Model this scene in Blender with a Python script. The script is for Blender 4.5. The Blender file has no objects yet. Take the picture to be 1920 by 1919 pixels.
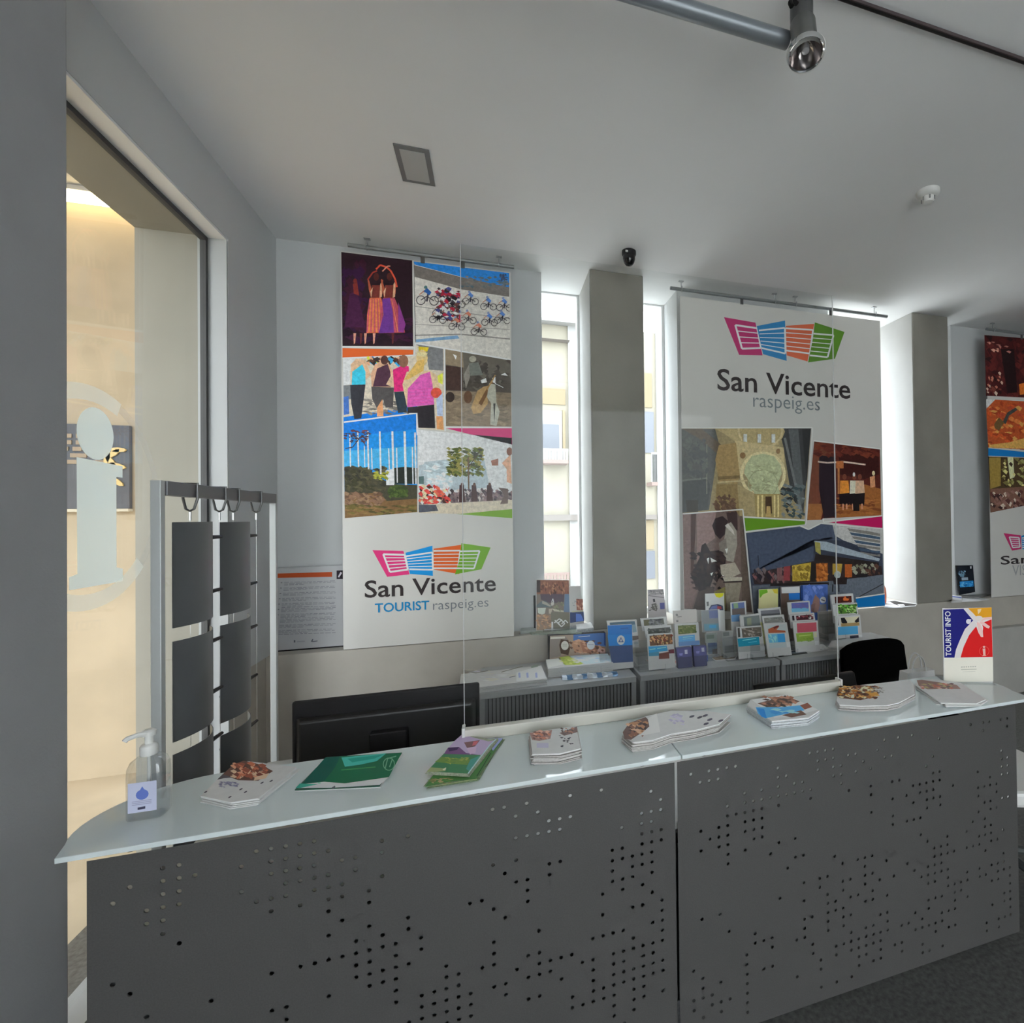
import bpy, bmesh, math, random
from mathutils import Vector, Matrix
random.seed(7)
PI = math.pi
S = bpy.context.scene
COL = S.collection

# ------------------------------------------------------------------ camera, world, exposure
F_PX, CX, CY = 958.385, 1230.0, 956.62          # focal length and principal point in pixels of the 1920 x 1919 frame
YAW, PITCH, ROLL = 0.307435, 0.00943, 0.012365
EYE = Vector((0.0, 0.0, 1.65))
_f = Vector((math.sin(YAW)*math.cos(PITCH), math.cos(YAW)*math.cos(PITCH), math.sin(PITCH)))
_r = Vector((math.cos(YAW), -math.sin(YAW), 0.0))
_d = _f.cross(_r)
_c, _s = math.cos(ROLL), math.sin(ROLL)
RGT, DWN = _c*_r + _s*_d, -_s*_r + _c*_d
cam = bpy.data.cameras.new('camera')
cam.sensor_fit = 'HORIZONTAL'; cam.sensor_width = 36.0
cam.lens = F_PX/1920*36.0
cam.shift_x = (960-CX)/1920; cam.shift_y = (CY-959.5)/1920
cam.clip_start = 0.02; cam.clip_end = 200
co = bpy.data.objects.new('camera', cam); COL.objects.link(co)
co.matrix_world = Matrix(((RGT.x, -DWN.x, -_f.x, EYE.x), (RGT.y, -DWN.y, -_f.y, EYE.y), (RGT.z, -DWN.z, -_f.z, EYE.z), (0, 0, 0, 1)))
S.camera = co

W = bpy.data.worlds.new('overcast_sky'); S.world = W; W.use_nodes = True
W.node_tree.nodes['Background'].inputs[0].default_value = (0.90, 0.965, 1.06, 1)
W.node_tree.nodes['Background'].inputs[1].default_value = 10.5
S.view_settings.view_transform = 'Standard'; S.view_settings.look = 'None'
S.view_settings.exposure = 0.0; S.view_settings.gamma = 1.0; S.view_settings.use_curve_mapping = False
S.cycles.max_bounces = 10; S.cycles.diffuse_bounces = 6; S.cycles.transparent_max_bounces = 16
S.cycles.sample_clamp_indirect = 6.0; S.cycles.caustics_reflective = False; S.cycles.caustics_refractive = False

def portal(loc, rot, sx, sy):                    # tells the sampler where daylight enters; gives off no light itself
    l = bpy.data.lights.new('daylight_portal', 'AREA'); l.shape = 'RECTANGLE'; l.size = sx; l.size_y = sy
    l.cycles.is_portal = True
    o = bpy.data.objects.new('daylight_portal', l); COL.objects.link(o); o.location = loc; o.rotation_euler = rot
portal((1.05, -3.35, 1.55), (PI/2, 0, 0), 4.1, 3.1)
portal((0.5, 4.05, 2.1), (-PI/2, 0, 0), 0.34, 2.5)
portal((1.19, 4.05, 2.1), (-PI/2, 0, 0), 0.32, 2.5)
portal((3.1, 4.05, 2.1), (-PI/2, 0, 0), 0.7, 2.5)
portal((3.93, 4.05, 2.1), (-PI/2, 0, 0), 0.35, 2.5)
portal((-1.40, 2.4, 1.55), (0, -PI/2, 0), 3.0, 1.3)

# ------------------------------------------------------------------ picture helpers: a pixel of the photo to a point on a real plane
def ray(x, y): return RGT*((x-CX)/F_PX) + DWN*((y-CY)/F_PX) + _f
def onplane(x, y, p0, n):
    d = ray(x, y); return EYE + d*((p0-EYE).dot(n)/d.dot(n))
def atY(x, y, Y): d = ray(x, y); return EYE + d*(Y/d.y)
def atZ(x, y, Z): d = ray(x, y); return EYE + d*((Z-EYE.z)/d.z)
def atX(x, y, X): d = ray(x, y); return EYE + d*(X/d.x)
def zm(t, pts): return [(t[0]+a*t[2], t[1]+b*t[2]) for a, b in pts]

def lin(c): c = c/255; return c/12.92 if c <= .04045 else ((c+.055)/1.055)**2.4
def rgb(r, g, b, k=1.0): return tuple(min(.92, lin(v)*k) for v in (r, g, b)) + (1.0,)

# ------------------------------------------------------------------ materials
MATS = {}
def mat(name, color, rough=.5, metal=0., spec=.5, var=0., vscale=8., bump=0., bscale=60., coat=0.):
    if name in MATS: return MATS[name]
    m = bpy.data.materials.new(name); m.use_nodes = True; nt = m.node_tree; b = nt.nodes['Principled BSDF']
    if len(color) == 3: color = tuple(color)+(1,)
    b.inputs['Base Color'].default_value = color; b.inputs['Roughness'].default_value = rough
    b.inputs['Metallic'].default_value = metal; b.inputs['Specular IOR Level'].default_value = spec
    b.inputs['Coat Weight'].default_value = coat; b.inputs['Coat Roughness'].default_value = .04
    tc = nt.nodes.new('ShaderNodeTexCoord')
    if var:
        n = nt.nodes.new('ShaderNodeTexNoise'); n.inputs['Scale'].default_value = vscale; n.inputs['Detail'].default_value = 6
        r = nt.nodes.new('ShaderNodeMapRange'); r.inputs[1].default_value = .3; r.inputs[2].default_value = .7
        r.inputs[3].default_value = 1-var; r.inputs[4].default_value = 1+var
        h = nt.nodes.new('ShaderNodeVectorMath'); h.operation = 'SCALE'; h.inputs[0].default_value = color[:3]
        nt.links.new(tc.outputs['Object'], n.inputs['Vector']); nt.links.new(n.outputs['Fac'], r.inputs[0])
        nt.links.new(r.outputs[0], h.inputs['Scale']); nt.links.new(h.outputs[0], b.inputs['Base Color'])
    if bump:
        n2 = nt.nodes.new('ShaderNodeTexNoise'); n2.inputs['Scale'].default_value = bscale; n2.inputs['Detail'].default_value = 5
        bp = nt.nodes.new('ShaderNodeBump'); bp.inputs['Strength'].default_value = bump; bp.inputs['Distance'].default_value = .01
        nt.links.new(tc.outputs['Object'], n2.inputs['Vector']); nt.links.new(n2.outputs['Fac'], bp.inputs['Height'])
        nt.links.new(bp.outputs[0], b.inputs['Normal'])
    MATS[name] = m; return m
def glassmat(name, tint=(1, 1, 1), refl=.06, rough=.0):
    if name in MATS: return MATS[name]
    m = bpy.data.materials.new(name); m.use_nodes = True; nt = m.node_tree; nt.nodes.clear()
    out = nt.nodes.new('ShaderNodeOutputMaterial'); mx = nt.nodes.new('ShaderNodeMixShader')
    t = nt.nodes.new('ShaderNodeBsdfTransparent'); t.inputs[0].default_value = tuple(tint)+(1,)
    g = nt.nodes.new('ShaderNodeBsdfGlossy'); g.inputs['Roughness'].default_value = rough
    lw = nt.nodes.new('ShaderNodeLayerWeight'); lw.inputs['Blend'].default_value = .5
    pw = nt.nodes.new('ShaderNodeMath'); pw.operation = 'POWER'; pw.inputs[1].default_value = 5.0
    mu = nt.nodes.new('ShaderNodeMath'); mu.operation = 'MULTIPLY_ADD'; mu.inputs[1].default_value = min(.8, refl*14); mu.inputs[2].default_value = refl
    nt.links.new(lw.outputs['Facing'], pw.inputs[0]); nt.links.new(pw.outputs[0], mu.inputs[0]); nt.links.new(mu.outputs[0], mx.inputs[0])
    nt.links.new(t.outputs[0], mx.inputs[1]); nt.links.new(g.outputs[0], mx.inputs[2]); nt.links.new(mx.outputs[0], out.inputs[0])
    MATS[name] = m; return m
def veil(name, color, fac):                      # thin film: part of it see-through, the rest plain white diffuse and translucent
    m = bpy.data.materials.new(name); m.use_nodes = True; nt = m.node_tree; nt.nodes.clear()
    out = nt.nodes.new('ShaderNodeOutputMaterial'); mx = nt.nodes.new('ShaderNodeMixShader'); mx.inputs[0].default_value = fac
    t = nt.nodes.new('ShaderNodeBsdfTransparent'); a = nt.nodes.new('ShaderNodeAddShader')
    d = nt.nodes.new('ShaderNodeBsdfDiffuse'); d.inputs[0].default_value = tuple(c*.55 for c in color)+(1,)
    l = nt.nodes.new('ShaderNodeBsdfTranslucent'); l.inputs[0].default_value = tuple(c*.45 for c in color)+(1,)
    nt.links.new(d.outputs[0], a.inputs[0]); nt.links.new(l.outputs[0], a.inputs[1])
    nt.links.new(t.outputs[0], mx.inputs[1]); nt.links.new(a.outputs[0], mx.inputs[2]); nt.links.new(mx.outputs[0], out.inputs[0])
    MATS[name] = m; return m
def printmat(name, rough=.45, spec=.35):
    m = bpy.data.materials.new(name); m.use_nodes = True; nt = m.node_tree; b = nt.nodes['Principled BSDF']
    a = nt.nodes.new('ShaderNodeAttribute'); a.attribute_name = 'Col'
    nt.links.new(a.outputs['Color'], b.inputs['Base Color'])
    b.inputs['Roughness'].default_value = rough; b.inputs['Specular IOR Level'].default_value = spec
    MATS[name] = m; return m
def emit(name, color, k):
    m = bpy.data.materials.new(name); m.use_nodes = True; b = m.node_tree.nodes['Principled BSDF']
    b.inputs['Emission Color'].default_value = tuple(color)+(1,); b.inputs['Emission Strength'].default_value = k
    MATS[name] = m; return m

M_WHITE = mat('white_wall_paint', (.62, .63, .63), .8, var=.02, vscale=3, bump=.04, bscale=120)
M_CEIL = mat('white_ceiling_paint', (.88, .88, .875), .85, var=.015, vscale=2)
M_GREYW = mat('grey_wall_plaster', (.36, .36, .365), .85, var=.04, vscale=5, bump=.08, bscale=150)
M_CONCW = mat('parapet_concrete', (.52, .48, .42), .8, var=.09, vscale=3, bump=.12, bscale=40)
M_CONC = mat('board_concrete', (.27, .25, .215), .8, var=.10, vscale=3.5, bump=.12, bscale=40)
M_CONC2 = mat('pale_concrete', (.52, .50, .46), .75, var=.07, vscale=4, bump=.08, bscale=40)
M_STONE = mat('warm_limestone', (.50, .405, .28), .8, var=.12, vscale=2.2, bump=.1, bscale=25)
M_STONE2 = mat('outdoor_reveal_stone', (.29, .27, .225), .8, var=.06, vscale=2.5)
M_FLOOR = mat('dark_grey_terrazzo', (.085, .085, .08), .32, var=.45, vscale=60, bump=.06, bscale=220)
M_FRAME = mat('white_window_frame', (.78, .78, .77), .35)
M_SIDE = mat('pale_lit_side', (.47, .465, .45), .8, var=.03, vscale=6)
M_REVEAL = mat('grey_white_reveal', (.42, .43, .43), .5)
M_GASKET = mat('dark_gasket', (.06, .06, .06), .6)
M_GLASS = glassmat('window_glass', (.97, .985, .98), .02)
M_SCREEN = glassmat('clear_guard_glass', (.965, .972, .97), .007)
M_ACRYL = glassmat('clear_acrylic', (.925, .935, .94), .05, .05)
M_ALU = mat('brushed_aluminium', (.55, .56, .57), .35, metal=.9)
M_ALUP = mat('silver_painted_steel', (.50, .52, .52), .4, metal=.3)
M_CHROME = mat('polished_chrome', (.75, .75, .75), .08, metal=1)
M_DKMET = mat('dark_anodised_metal', (.12, .12, .12), .4, metal=.6)
M_PERF = mat('perforated_charcoal_steel', (.080, .076, .074), .5, metal=.0, spec=.35, var=.12, vscale=300)
M_CABT = mat('grey_laminate_top', (.50, .51, .515), .45)
M_CAB = mat('grey_cabinet_body', (.42, .42, .425), .5)
M_TAMB = mat('charcoal_tambour', (.27, .27, .275), .5)
M_BLACK = mat('black_plastic', (.008, .007, .008), .45, spec=.3)
M_BLACKF = mat('black_mesh_fabric', (.003, .003, .003), 1.0, spec=.03, bump=.2, bscale=400)
M_DKGREY = mat('dark_grey_plastic', (.05, .055, .055), .4)
M_CREAM = mat('cream_lacquered_profile', (.66, .63, .56), .35)
M_PAPER = mat('white_paper', (.78, .77, .76), .65, var=.03, vscale=40)
M_PAGES = mat('paper_edges', (.55, .52, .50), .8, var=.12, vscale=160)
M_WPLAST = mat('white_plastic', (.78, .77, .74), .35)
M_WORKTOP = mat('pale_worktop', (.74, .73, .70), .35)
def photomat(name):
    m = printmat(name, .6, .2); nt = m.node_tree; b = nt.nodes['Principled BSDF']; a = [x for x in nt.nodes if x.type == 'ATTRIBUTE'][0]
    tc = nt.nodes.new('ShaderNodeTexCoord'); v = nt.nodes.new('ShaderNodeVectorMath'); v.operation = 'SCALE'
    n1 = nt.nodes.new('ShaderNodeTexNoise'); n1.inputs['Scale'].default_value = 42; n1.inputs['Detail'].default_value = 7; n1.inputs['Roughness'].default_value = .75
    r = nt.nodes.new('ShaderNodeMapRange'); r.inputs[1].default_value = .3; r.inputs[2].default_value = .7; r.inputs[3].default_value = .68; r.inputs[4].default_value = 1.28
    nt.links.new(tc.outputs['Object'], n1.inputs['Vector']); nt.links.new(n1.outputs['Fac'], r.inputs[0])
    nt.links.new(a.outputs['Color'], v.inputs[0]); nt.links.new(r.outputs[0], v.inputs['Scale']); nt.links.new(v.outputs[0], b.inputs['Base Color'])
    return m
M_PHOTO = photomat('printed_photo')
M_PRINT = printmat('printed_ink', .55, .2); M_BANNER = printmat('printed_banner_cloth', .6, .2)
M_GREYP = mat('grey_holder_sheet', (.105, .11, .112), .35, var=.05, vscale=6)
M_CLEARW = veil('frosted_clear_plastic', (.9, .92, .93), .45)
M_DECAL = veil('white_window_film', (.86, .98, 1.0), .92)
M_DECALF = veil('faint_window_film', (.86, .98, 1.0), .45)
M_DECALE = veil('fading_window_film', (.6, .62, .64), .22)
M_WARM = emit('warm_lamp_strip', (1.0, .72, .30), 9.0)
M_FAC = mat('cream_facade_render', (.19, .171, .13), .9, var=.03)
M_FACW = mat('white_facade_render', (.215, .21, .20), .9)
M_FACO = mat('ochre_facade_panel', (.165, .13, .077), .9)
M_FACG = mat('grey_window_pane', (.08, .085, .098), .3)  # plain grey for panes and door
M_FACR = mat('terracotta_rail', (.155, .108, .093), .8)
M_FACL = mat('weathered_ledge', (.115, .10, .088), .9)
M_STREET = mat('street_paving', (.75, .74, .71), .9)

def counterglass():
    m = bpy.data.materials.new('frosted_green_glass'); m.use_nodes = True; nt = m.node_tree
    b = nt.nodes['Principled BSDF']; out = nt.nodes['Material Output']
    b.inputs['Base Color'].default_value = (.90, .97, .97, 1); b.inputs['Roughness'].default_value = .05
    b.inputs['Specular IOR Level'].default_value = .6
    t = nt.nodes.new('ShaderNodeBsdfTranslucent'); t.inputs[0].default_value = (.70, .80, .80, 1)
    mx = nt.nodes.new('ShaderNodeMixShader'); mx.inputs[0].default_value = .17
    nt.links.new(b.outputs[0], mx.inputs[1]); nt.links.new(t.outputs[0], mx.inputs[2]); nt.links.new(mx.outputs[0], out.inputs[0])
    return m
M_COUNTER = counterglass()

# ------------------------------------------------------------------ mesh building
class MB:
    def __init__(s): s.v = []; s.f = []; s.c = []
    def add(s, vs, fs, col=None):
        k = len(s.v); s.v += [Vector(p) for p in vs]
        for f in fs: s.f.append([i+k for i in f]); s.c.append(col)
        return s
    def box(s, x0, x1, y0, y1, z0, z1, col=None):
        return s.hexa([(x0,y0,z0),(x1,y0,z0),(x1,y1,z0),(x0,y1,z0)], [(x0,y0,z1),(x1,y0,z1),(x1,y1,z1),(x0,y1,z1)], col)
    def hexa(s, lo, hi, col=None):
        return s.add(list(lo)+list(hi), [(3,2,1,0),(4,5,6,7),(0,1,5,4),(1,2,6,5),(2,3,7,6),(3,0,4,7)], col)
    def quad(s, a, b, c, d, col=None): return s.add([a,b,c,d], [(0,1,2,3)], col)
    def poly(s, pts, col=None): return s.add(pts, [tuple(range(len(pts)))], col)
    def prism(s, pts, ext, col=None):
        n = len(pts); e = Vector(ext); top = [Vector(p)+e for p in pts]
        fs = [tuple(range(n-1, -1, -1)), tuple(range(n, 2*n))] + [(i, (i+1) % n, n+(i+1) % n, n+i) for i in range(n)]
        return s.add(list(pts)+top, fs, col)
    def cyl(s, p0, p1, r0, r1=None, n=16, caps=True, col=None):
        p0 = Vector(p0); p1 = Vector(p1); r1 = r0 if r1 is None else r1
        w = (p1-p0).normalized(); a = w.orthogonal().normalized(); b = w.cross(a)
        vs = []
        for p, r in ((p0, r0), (p1, r1)):
            vs += [p + (a*math.cos(2*PI*i/n)+b*math.sin(2*PI*i/n))*r for i in range(n)]
        fs = [(i, (i+1) % n, n+(i+1) % n, n+i) for i in range(n)]
        if caps: fs += [tuple(range(n-1, -1, -1)), tuple(range(n, 2*n))]
        return s.add(vs, fs, col)
    def tube(s, pts, r, n=8, closed=False):
        pts = [Vector(p) for p in pts]; m = len(pts); vs = []; up = None
        for i, p in enumerate(pts):
            q0 = pts[i-1] if (i > 0 or closed) else p; q1 = pts[(i+1) % m] if (i < m-1 or closed) else p
            w = (q1-q0).normalized()
            if up is None: up = w.orthogonal().normalized()
            up = (up - w*up.dot(w)).normalized(); b = w.cross(up)
            vs += [p+(up*math.cos(2*PI*k/n)+b*math.sin(2*PI*k/n))*r for k in range(n)]
        fs = []
        for i in range(m if closed else m-1):
            j = (i+1) % m
            fs += [(i*n+k, i*n+(k+1) % n, j*n+(k+1) % n, j*n+k) for k in range(n)]
        if not closed: fs += [tuple(range(n-1, -1, -1)), tuple(range((m-1)*n, m*n))]
        return s.add(vs, fs)
    def lathe(s, prof, c, n=28, axis=Vector((0, 0, 1)), sx=1., sy=1., caps=True):
        c = Vector(c); axis = Vector(axis).normalized()
        a = axis.orthogonal().normalized() if abs(axis.z) < .999 else Vector((1, 0, 0)); b = axis.cross(a); vs = []
        for r, h in prof: vs += [c+axis*h+(a*math.cos(2*PI*i/n)*sx+b*math.sin(2*PI*i/n)*sy)*r for i in range(n)]
        fs = []
        for j in range(len(prof)-1): fs += [(j*n+i, j*n+(i+1) % n, (j+1)*n+(i+1) % n, (j+1)*n+i) for i in range(n)]
        if caps: fs += [tuple(range(n-1, -1, -1)), tuple(range((len(prof)-1)*n, len(prof)*n))]
        return s.add(vs, fs)
    def build(s, name, m, parent=None, bevel=0., smooth=False, seg=2):
        off = Vector((0, 0, 0)); p = parent
        while p is not None: off += p.location; p = p.parent
        me = bpy.data.meshes.new(name); me.from_pydata([v-off for v in s.v], [], s.f); me.validate()
        if any(c is not None for c in s.c):
            at = me.color_attributes.new('Col', 'FLOAT_COLOR', 'CORNER')
            if len(me.polygons) == len(s.c):
                for p_, c in zip(me.polygons, s.c):
                    c = c or (.7, .7, .7, 1)
                    for li in p_.loop_indices: at.data[li].color = c
        me.materials.append(m)
        o = bpy.data.objects.new(name, me); COL.objects.link(o)
        if parent is not None: o.parent = parent
        if smooth:
            for p_ in me.polygons: p_.use_smooth = True
            me.set_sharp_from_angle(angle=math.radians(38))
        if bevel:
            b = o.modifiers.new('soft_edges', 'BEVEL'); b.width = bevel; b.segments = seg; b.limit_method = 'ANGLE'
        return o

def tag(o, label, cat, group=None):
    o['label'] = label; o['category'] = cat
    if group: o['group'] = group
    return o
def thing(name, label, cat, loc, group=None):
    o = bpy.data.objects.new(name, None); COL.objects.link(o); o.location = Vector(loc); o.empty_display_size = .05
    return tag(o, label, cat, group)
def struct(o): o['kind'] = 'structure'; return o
def part(o, label): o['label'] = label; return o

# flat prints: polygons of ink on a plane, each layer a hair prouder than the last
class Ink:
    def __init__(s, p0, n, step=2e-5, base=3e-4, k=1.9):
        s.p0 = Vector(p0); s.n = Vector(n).normalized(); s.mb = MB(); s.h = base; s.step = step; s.k = k; s.t = (0, 0, 1); s.clip = None
    def P(s, pts): return [onplane(x, y, s.p0, s.n) for x, y in zm(s.t, pts)]
    def cut(s, pts):                             # keep a shape inside the convex outline of its photo
        C_ = s.clip; ar = sum(C_[i][0]*C_[(i+1) % len(C_)][1]-C_[(i+1) % len(C_)][0]*C_[i][1] for i in range(len(C_))); sg = 1 if ar > 0 else -1
        for i in range(len(C_)):
            (ax_, ay_), (bx2, by2) = C_[i], C_[(i+1) % len(C_)]; out = []
            sd = [sg*((bx2-ax_)*(p[1]-ay_)-(by2-ay_)*(p[0]-ax_)) for p in pts]
            for j in range(len(pts)):
                p, q, a, b = pts[j-1], pts[j], sd[j-1], sd[j]
                if (a >= 0) != (b >= 0): f = a/(a-b); out.append((p[0]+(q[0]-p[0])*f, p[1]+(q[1]-p[1])*f))
                if b >= 0: out.append(q)
            pts = out
            if len(pts) < 3: return []
        return pts
    def poly(s, pts, c, raw=False):
        if s.clip and not raw:
            pts = s.cut(list(pts))
            if len(pts) < 3: return s
        q = s.P(pts) if not raw else [Vector(p) for p in pts]
        s.h += s.step
        q = [p+s.n*s.h for p in q]
        s.mb.poly(q, rgb(*c, k=s.k)); return s
    def rect(s, x0, y0, x1, y1, c): return s.poly([(x0, y0), (x1, y0), (x1, y1), (x0, y1)], c)
    def line(s, pts, w, c):
        for (x0, y0), (x1, y1) in zip(pts, pts[1:]):
            L = math.hypot(x1-x0, y1-y0) or 1; a, b = -(y1-y0)/L*w/2, (x1-x0)/L*w/2
            s.poly([(x0+a, y0+b), (x1+a, y1+b), (x1-a, y1-b), (x0-a, y0-b)], c)
        return s
    def oval(s, cx, cy, rx, ry, c, n=14, rot=0.):
        cr, sr = math.cos(rot), math.sin(rot)
        return s.poly([(cx+rx*math.cos(2*PI*i/n)*cr-ry*math.sin(2*PI*i/n)*sr, cy+rx*math.cos(2*PI*i/n)*sr+ry*math.sin(2*PI*i/n)*cr) for i in range(n)], c)
    def ring(s, cx, cy, r, w, c, n=16, sy=1.):
        return s.line([(cx+r*math.cos(2*PI*i/n), cy+sy*r*math.sin(2*PI*i/n)) for i in range(n+1)], w, c)
    def fleck(s, x0, y0, x1, y1, cols, n, w, h, skew=0.):
        for _ in range(n):
            x = random.uniform(x0, x1); y = random.uniform(y0, y1)+skew*(x-x0); a = w*random.uniform(.5, 1.3); b = h*random.uniform(.5, 1.3)
            s.h -= s.step*.8
            s.poly([(x-a, y-b*.4), (x, y-b), (x+a, y-b*.2), (x+a*.4, y+b)], random.choice(cols))
        return s
    def build(s, name, parent, m=None): return s.mb.build(name, m or M_BANNER, parent)

_txt = {}
def glyphs(body, bold):
    key = (body, bold)
    if key not in _txt:
        c = bpy.data.curves.new('lettering', 'FONT'); c.body = body; c.size = 1; c.offset = bold; c.resolution_u = 3
        o = bpy.data.objects.new('lettering', c); COL.objects.link(o); bpy.context.view_layer.update()
        me = bpy.data.meshes.new_from_object(o.evaluated_get(bpy.context.evaluated_depsgraph_get()))
        vs = [v.co.copy() for v in me.vertices]; fs = [tuple(p.vertices) for p in me.polygons]
        bpy.data.objects.remove(o); bpy.data.curves.remove(c); bpy.data.meshes.remove(me)
        _txt[key] = (vs, fs)
    return _txt[key]
def lettering(body, org, u, v, n, width, c, parent, bold=0., k=1.9, height=None, name='lettering', lift=.0022, m=None):
    # body set between org and org+u*width, baseline at org; u along the line, v upwards
    vs, fs = glyphs(body, bold)
    x0 = min(p.x for p in vs); x1 = max(p.x for p in vs); sc = width/(x1-x0); sy = sc
    if height: sy = height/max(p.y for p in vs)
    mb = MB(); mb.add([org+u*((p.x-x0)*sc)+v*(p.y*sy)+n*lift for p in vs], fs, rgb(*c, k=k))
    return mb.build(name, m or M_BANNER, parent)

# ================================================================== SETTING
H = 3.365
struct(MB().box(-1.6, 7.7, -3.4, 4.15, -.1, 0).build('floor', M_FLOOR))
struct(MB().box(-1.62, 7.7, -3.4, 4.12, H, H+.25).build('ceiling', M_CEIL))
# near left wall block, ends at Y 1.75
struct(MB().box(-1.62, -1.067, -3.4, 1.75, 0, H).build('wall_left', M_GREYW, bevel=.006))
# left window wall: head, far return and sill around the tall window
XL = -1.25
wl = MB(); wl.box(-1.37, XL, 1.75, 3.65, 3.052, H); wl.box(-1.37, XL, 3.057, 3.65, .86, 3.052)
struct(wl.build('wall_left_return', M_WHITE))
struct(MB().box(-1.37, -1.262, 3.057, 3.5, 0, .86).build('wall_left_plinth', M_CONCW))
# tall window in the left wall
win = struct(MB().box(-1.345, -1.335, 1.752, 3.03, .06, 3.03).build('window_1', M_GLASS))
part(MB().box(-1.37, -1.252, 1.752, 3.057, 3.040, 3.0515).build('window_head', mat('lightened_reveal', (.88, .88, .88), .5), win), 'white head reveal, lightened to look lit')  # same white reveal as the jamb, colour lightened so the underside looks lit
fr = MB(); fr.box(-1.37, -1.252, 3.045, 3.0568, .03, 3.040); fr.box(-1.37, -1.252, 1.752, 3.045, .001, .06)
part(fr.build('window_frame', M_REVEAL, win), 'white painted reveal frame')
ga = MB(); ga.box(-1.352, -1.328, 1.752, 3.045, 3.018, 3.040); ga.box(-1.352, -1.328, 3.026, 3.045, .06, 3.018)
ga.build('window_gasket', M_GASKET, win)
# film decal on the left window: ring and the letter i
dc = MB(); cy0, cz0 = 2.28, 1.735; n = 64
def ringseg(mb, a0, a1, r0, r1, X):
    k = 24
    for i in range(k):
        t0 = a0+(a1-a0)*i/k; t1 = a0+(a1-a0)*(i+1)/k
        mb.quad((X, cy0+r0*math.cos(t0), cz0+r0*math.sin(t0)), (X, cy0+r1*math.cos(t0), cz0+r1*math.sin(t0)),
                (X, cy0+r1*math.cos(t1), cz0+r1*math.sin(t1)), (X, cy0+r0*math.cos(t1), cz0+r0*math.sin(t1)))
XD = -1.3335
dec = thing('window_decal', 'white letter i film decal inside a ring on the tall left window', 'decal', (XD, cy0, cz0-.39))
dt_ = MB(); dt_.poly([(XD, 2.31+.088*math.cos(2*PI*i/32), 1.960+.092*math.sin(2*PI*i/32)) for i in range(32)])
part(dt_.build('letter_dot', M_DECAL, dec), 'solid white dot of the letter')
ii = MB(); ii.poly([(XD, 2.222, 1.868), (XD, 2.445, 1.858), (XD, 2.445, 1.815), (XD, 2.412, 1.815), (XD, 2.412, 1.480), (XD, 2.445, 1.472), (XD, 2.445, 1.425), (XD, 2.19, 1.425), (XD, 2.19, 1.468), (XD, 2.225, 1.475)])
part(ii.build('letter_i', M_DECAL, dec), 'solid white letter i')
for a0, a1, lab in ((1.15, 2.9, 'upper white ring arc'), (-2.9, -.75, 'lower white ring arc')):
    r1 = MB(); ringseg(r1, a0, a1, .335, .39, XD); part(r1.build('ring_arc', M_DECALF, dec), lab)
r2 = MB(); ringseg(r2, -.75, 1.15, .352, .385, XD); part(r2.build('ring_edge', M_DECALE, dec), 'faint worn part of the ring')
# back wall: concrete parapet, white piers, pillars
struct(MB().box(-1.262, 7.7, 3.5, 4.05, 0, .86).build('wall_back', M_CONCW, bevel=.004))
struct(MB().box(4.14, 7.7, 3.43, 3.5, 0, .60).build('wall_back_plinth', M_CONC2, bevel=.004))
piers = MB(); piers.box(-1.37, .333, 3.65, 4.05, .86, H)
struct(piers.build('wall_back_pier', M_WHITE))
struct(MB().box(1.345, 2.70, 3.65, 4.05, .86, H).build('wall_back_pier', M_WHITE))
struct(MB().box(4.03, 7.7, 3.65, 4.05, .86, H).build('wall_back_pier', M_WHITE))
for x0, x1 in ((.652, 1.034), (3.447, 3.835)):
    pl_ = struct(MB().box(x0, x1, 3.5, 4.05, .86, H).build('pillar', M_CONC, bevel=.006))
    for xs in (x0-.0035, x1-.0005): part(MB().box(xs, xs+.004, 3.508, 3.95, .861, H-.001).build('lit_side_panel', M_SIDE, pl_), 'pale side panel, window light put into its colour')  # pale panels over the concrete put window brightness into the side colour
for i, (x0, x1) in enumerate(((.333, .652), (1.034, 1.345), (2.70, 3.447), (3.835, 4.03))):
    w_ = struct(MB().box(x0+.004, x1-.004, 3.985, 3.992, .90, H-.004).build('window_%d' % (i+2), M_GLASS))
    f_ = MB(); f_.box(x0+.001, x0+.012, 3.955, 4.02, .862, H-.002); f_.box(x1-.022, x1-.001, 3.955, 4.02, .862, H-.002); f_.box(x0+.012, x1-.022, 3.955, 4.02, .862, .90); f_.box(x0+.012, x1-.022, 3.955, 4.02, H-.012, H-.002)
    f_.build('window_frame', M_FRAME, w_)
# right and rear walls with the shop openings that light the room
struct(MB().box(7.6, 7.7, -3.4, 4.05, 0, H).build('wall_right', M_WHITE))
bw = MB(); bw.box(-1.6, -1.0, -3.4, -3.3, 0, H); bw.box(3.1, 7.6, -3.4, -3.3, 0, H); bw.box(-1.0, 3.1, -3.4, -3.3, 3.1, H)
struct(bw.build('wall_rear', M_WHITE))
struct(MB().box(-.996, 3.096, -3.36, -3.35, .02, 3.096).build('window_6', M_GLASS))
# unseen pale house added behind the camera to temper and bounce rear daylight
MB_REAR = MB().box(-16, 18, -12, -11, -3.2, 7.5)
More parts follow.
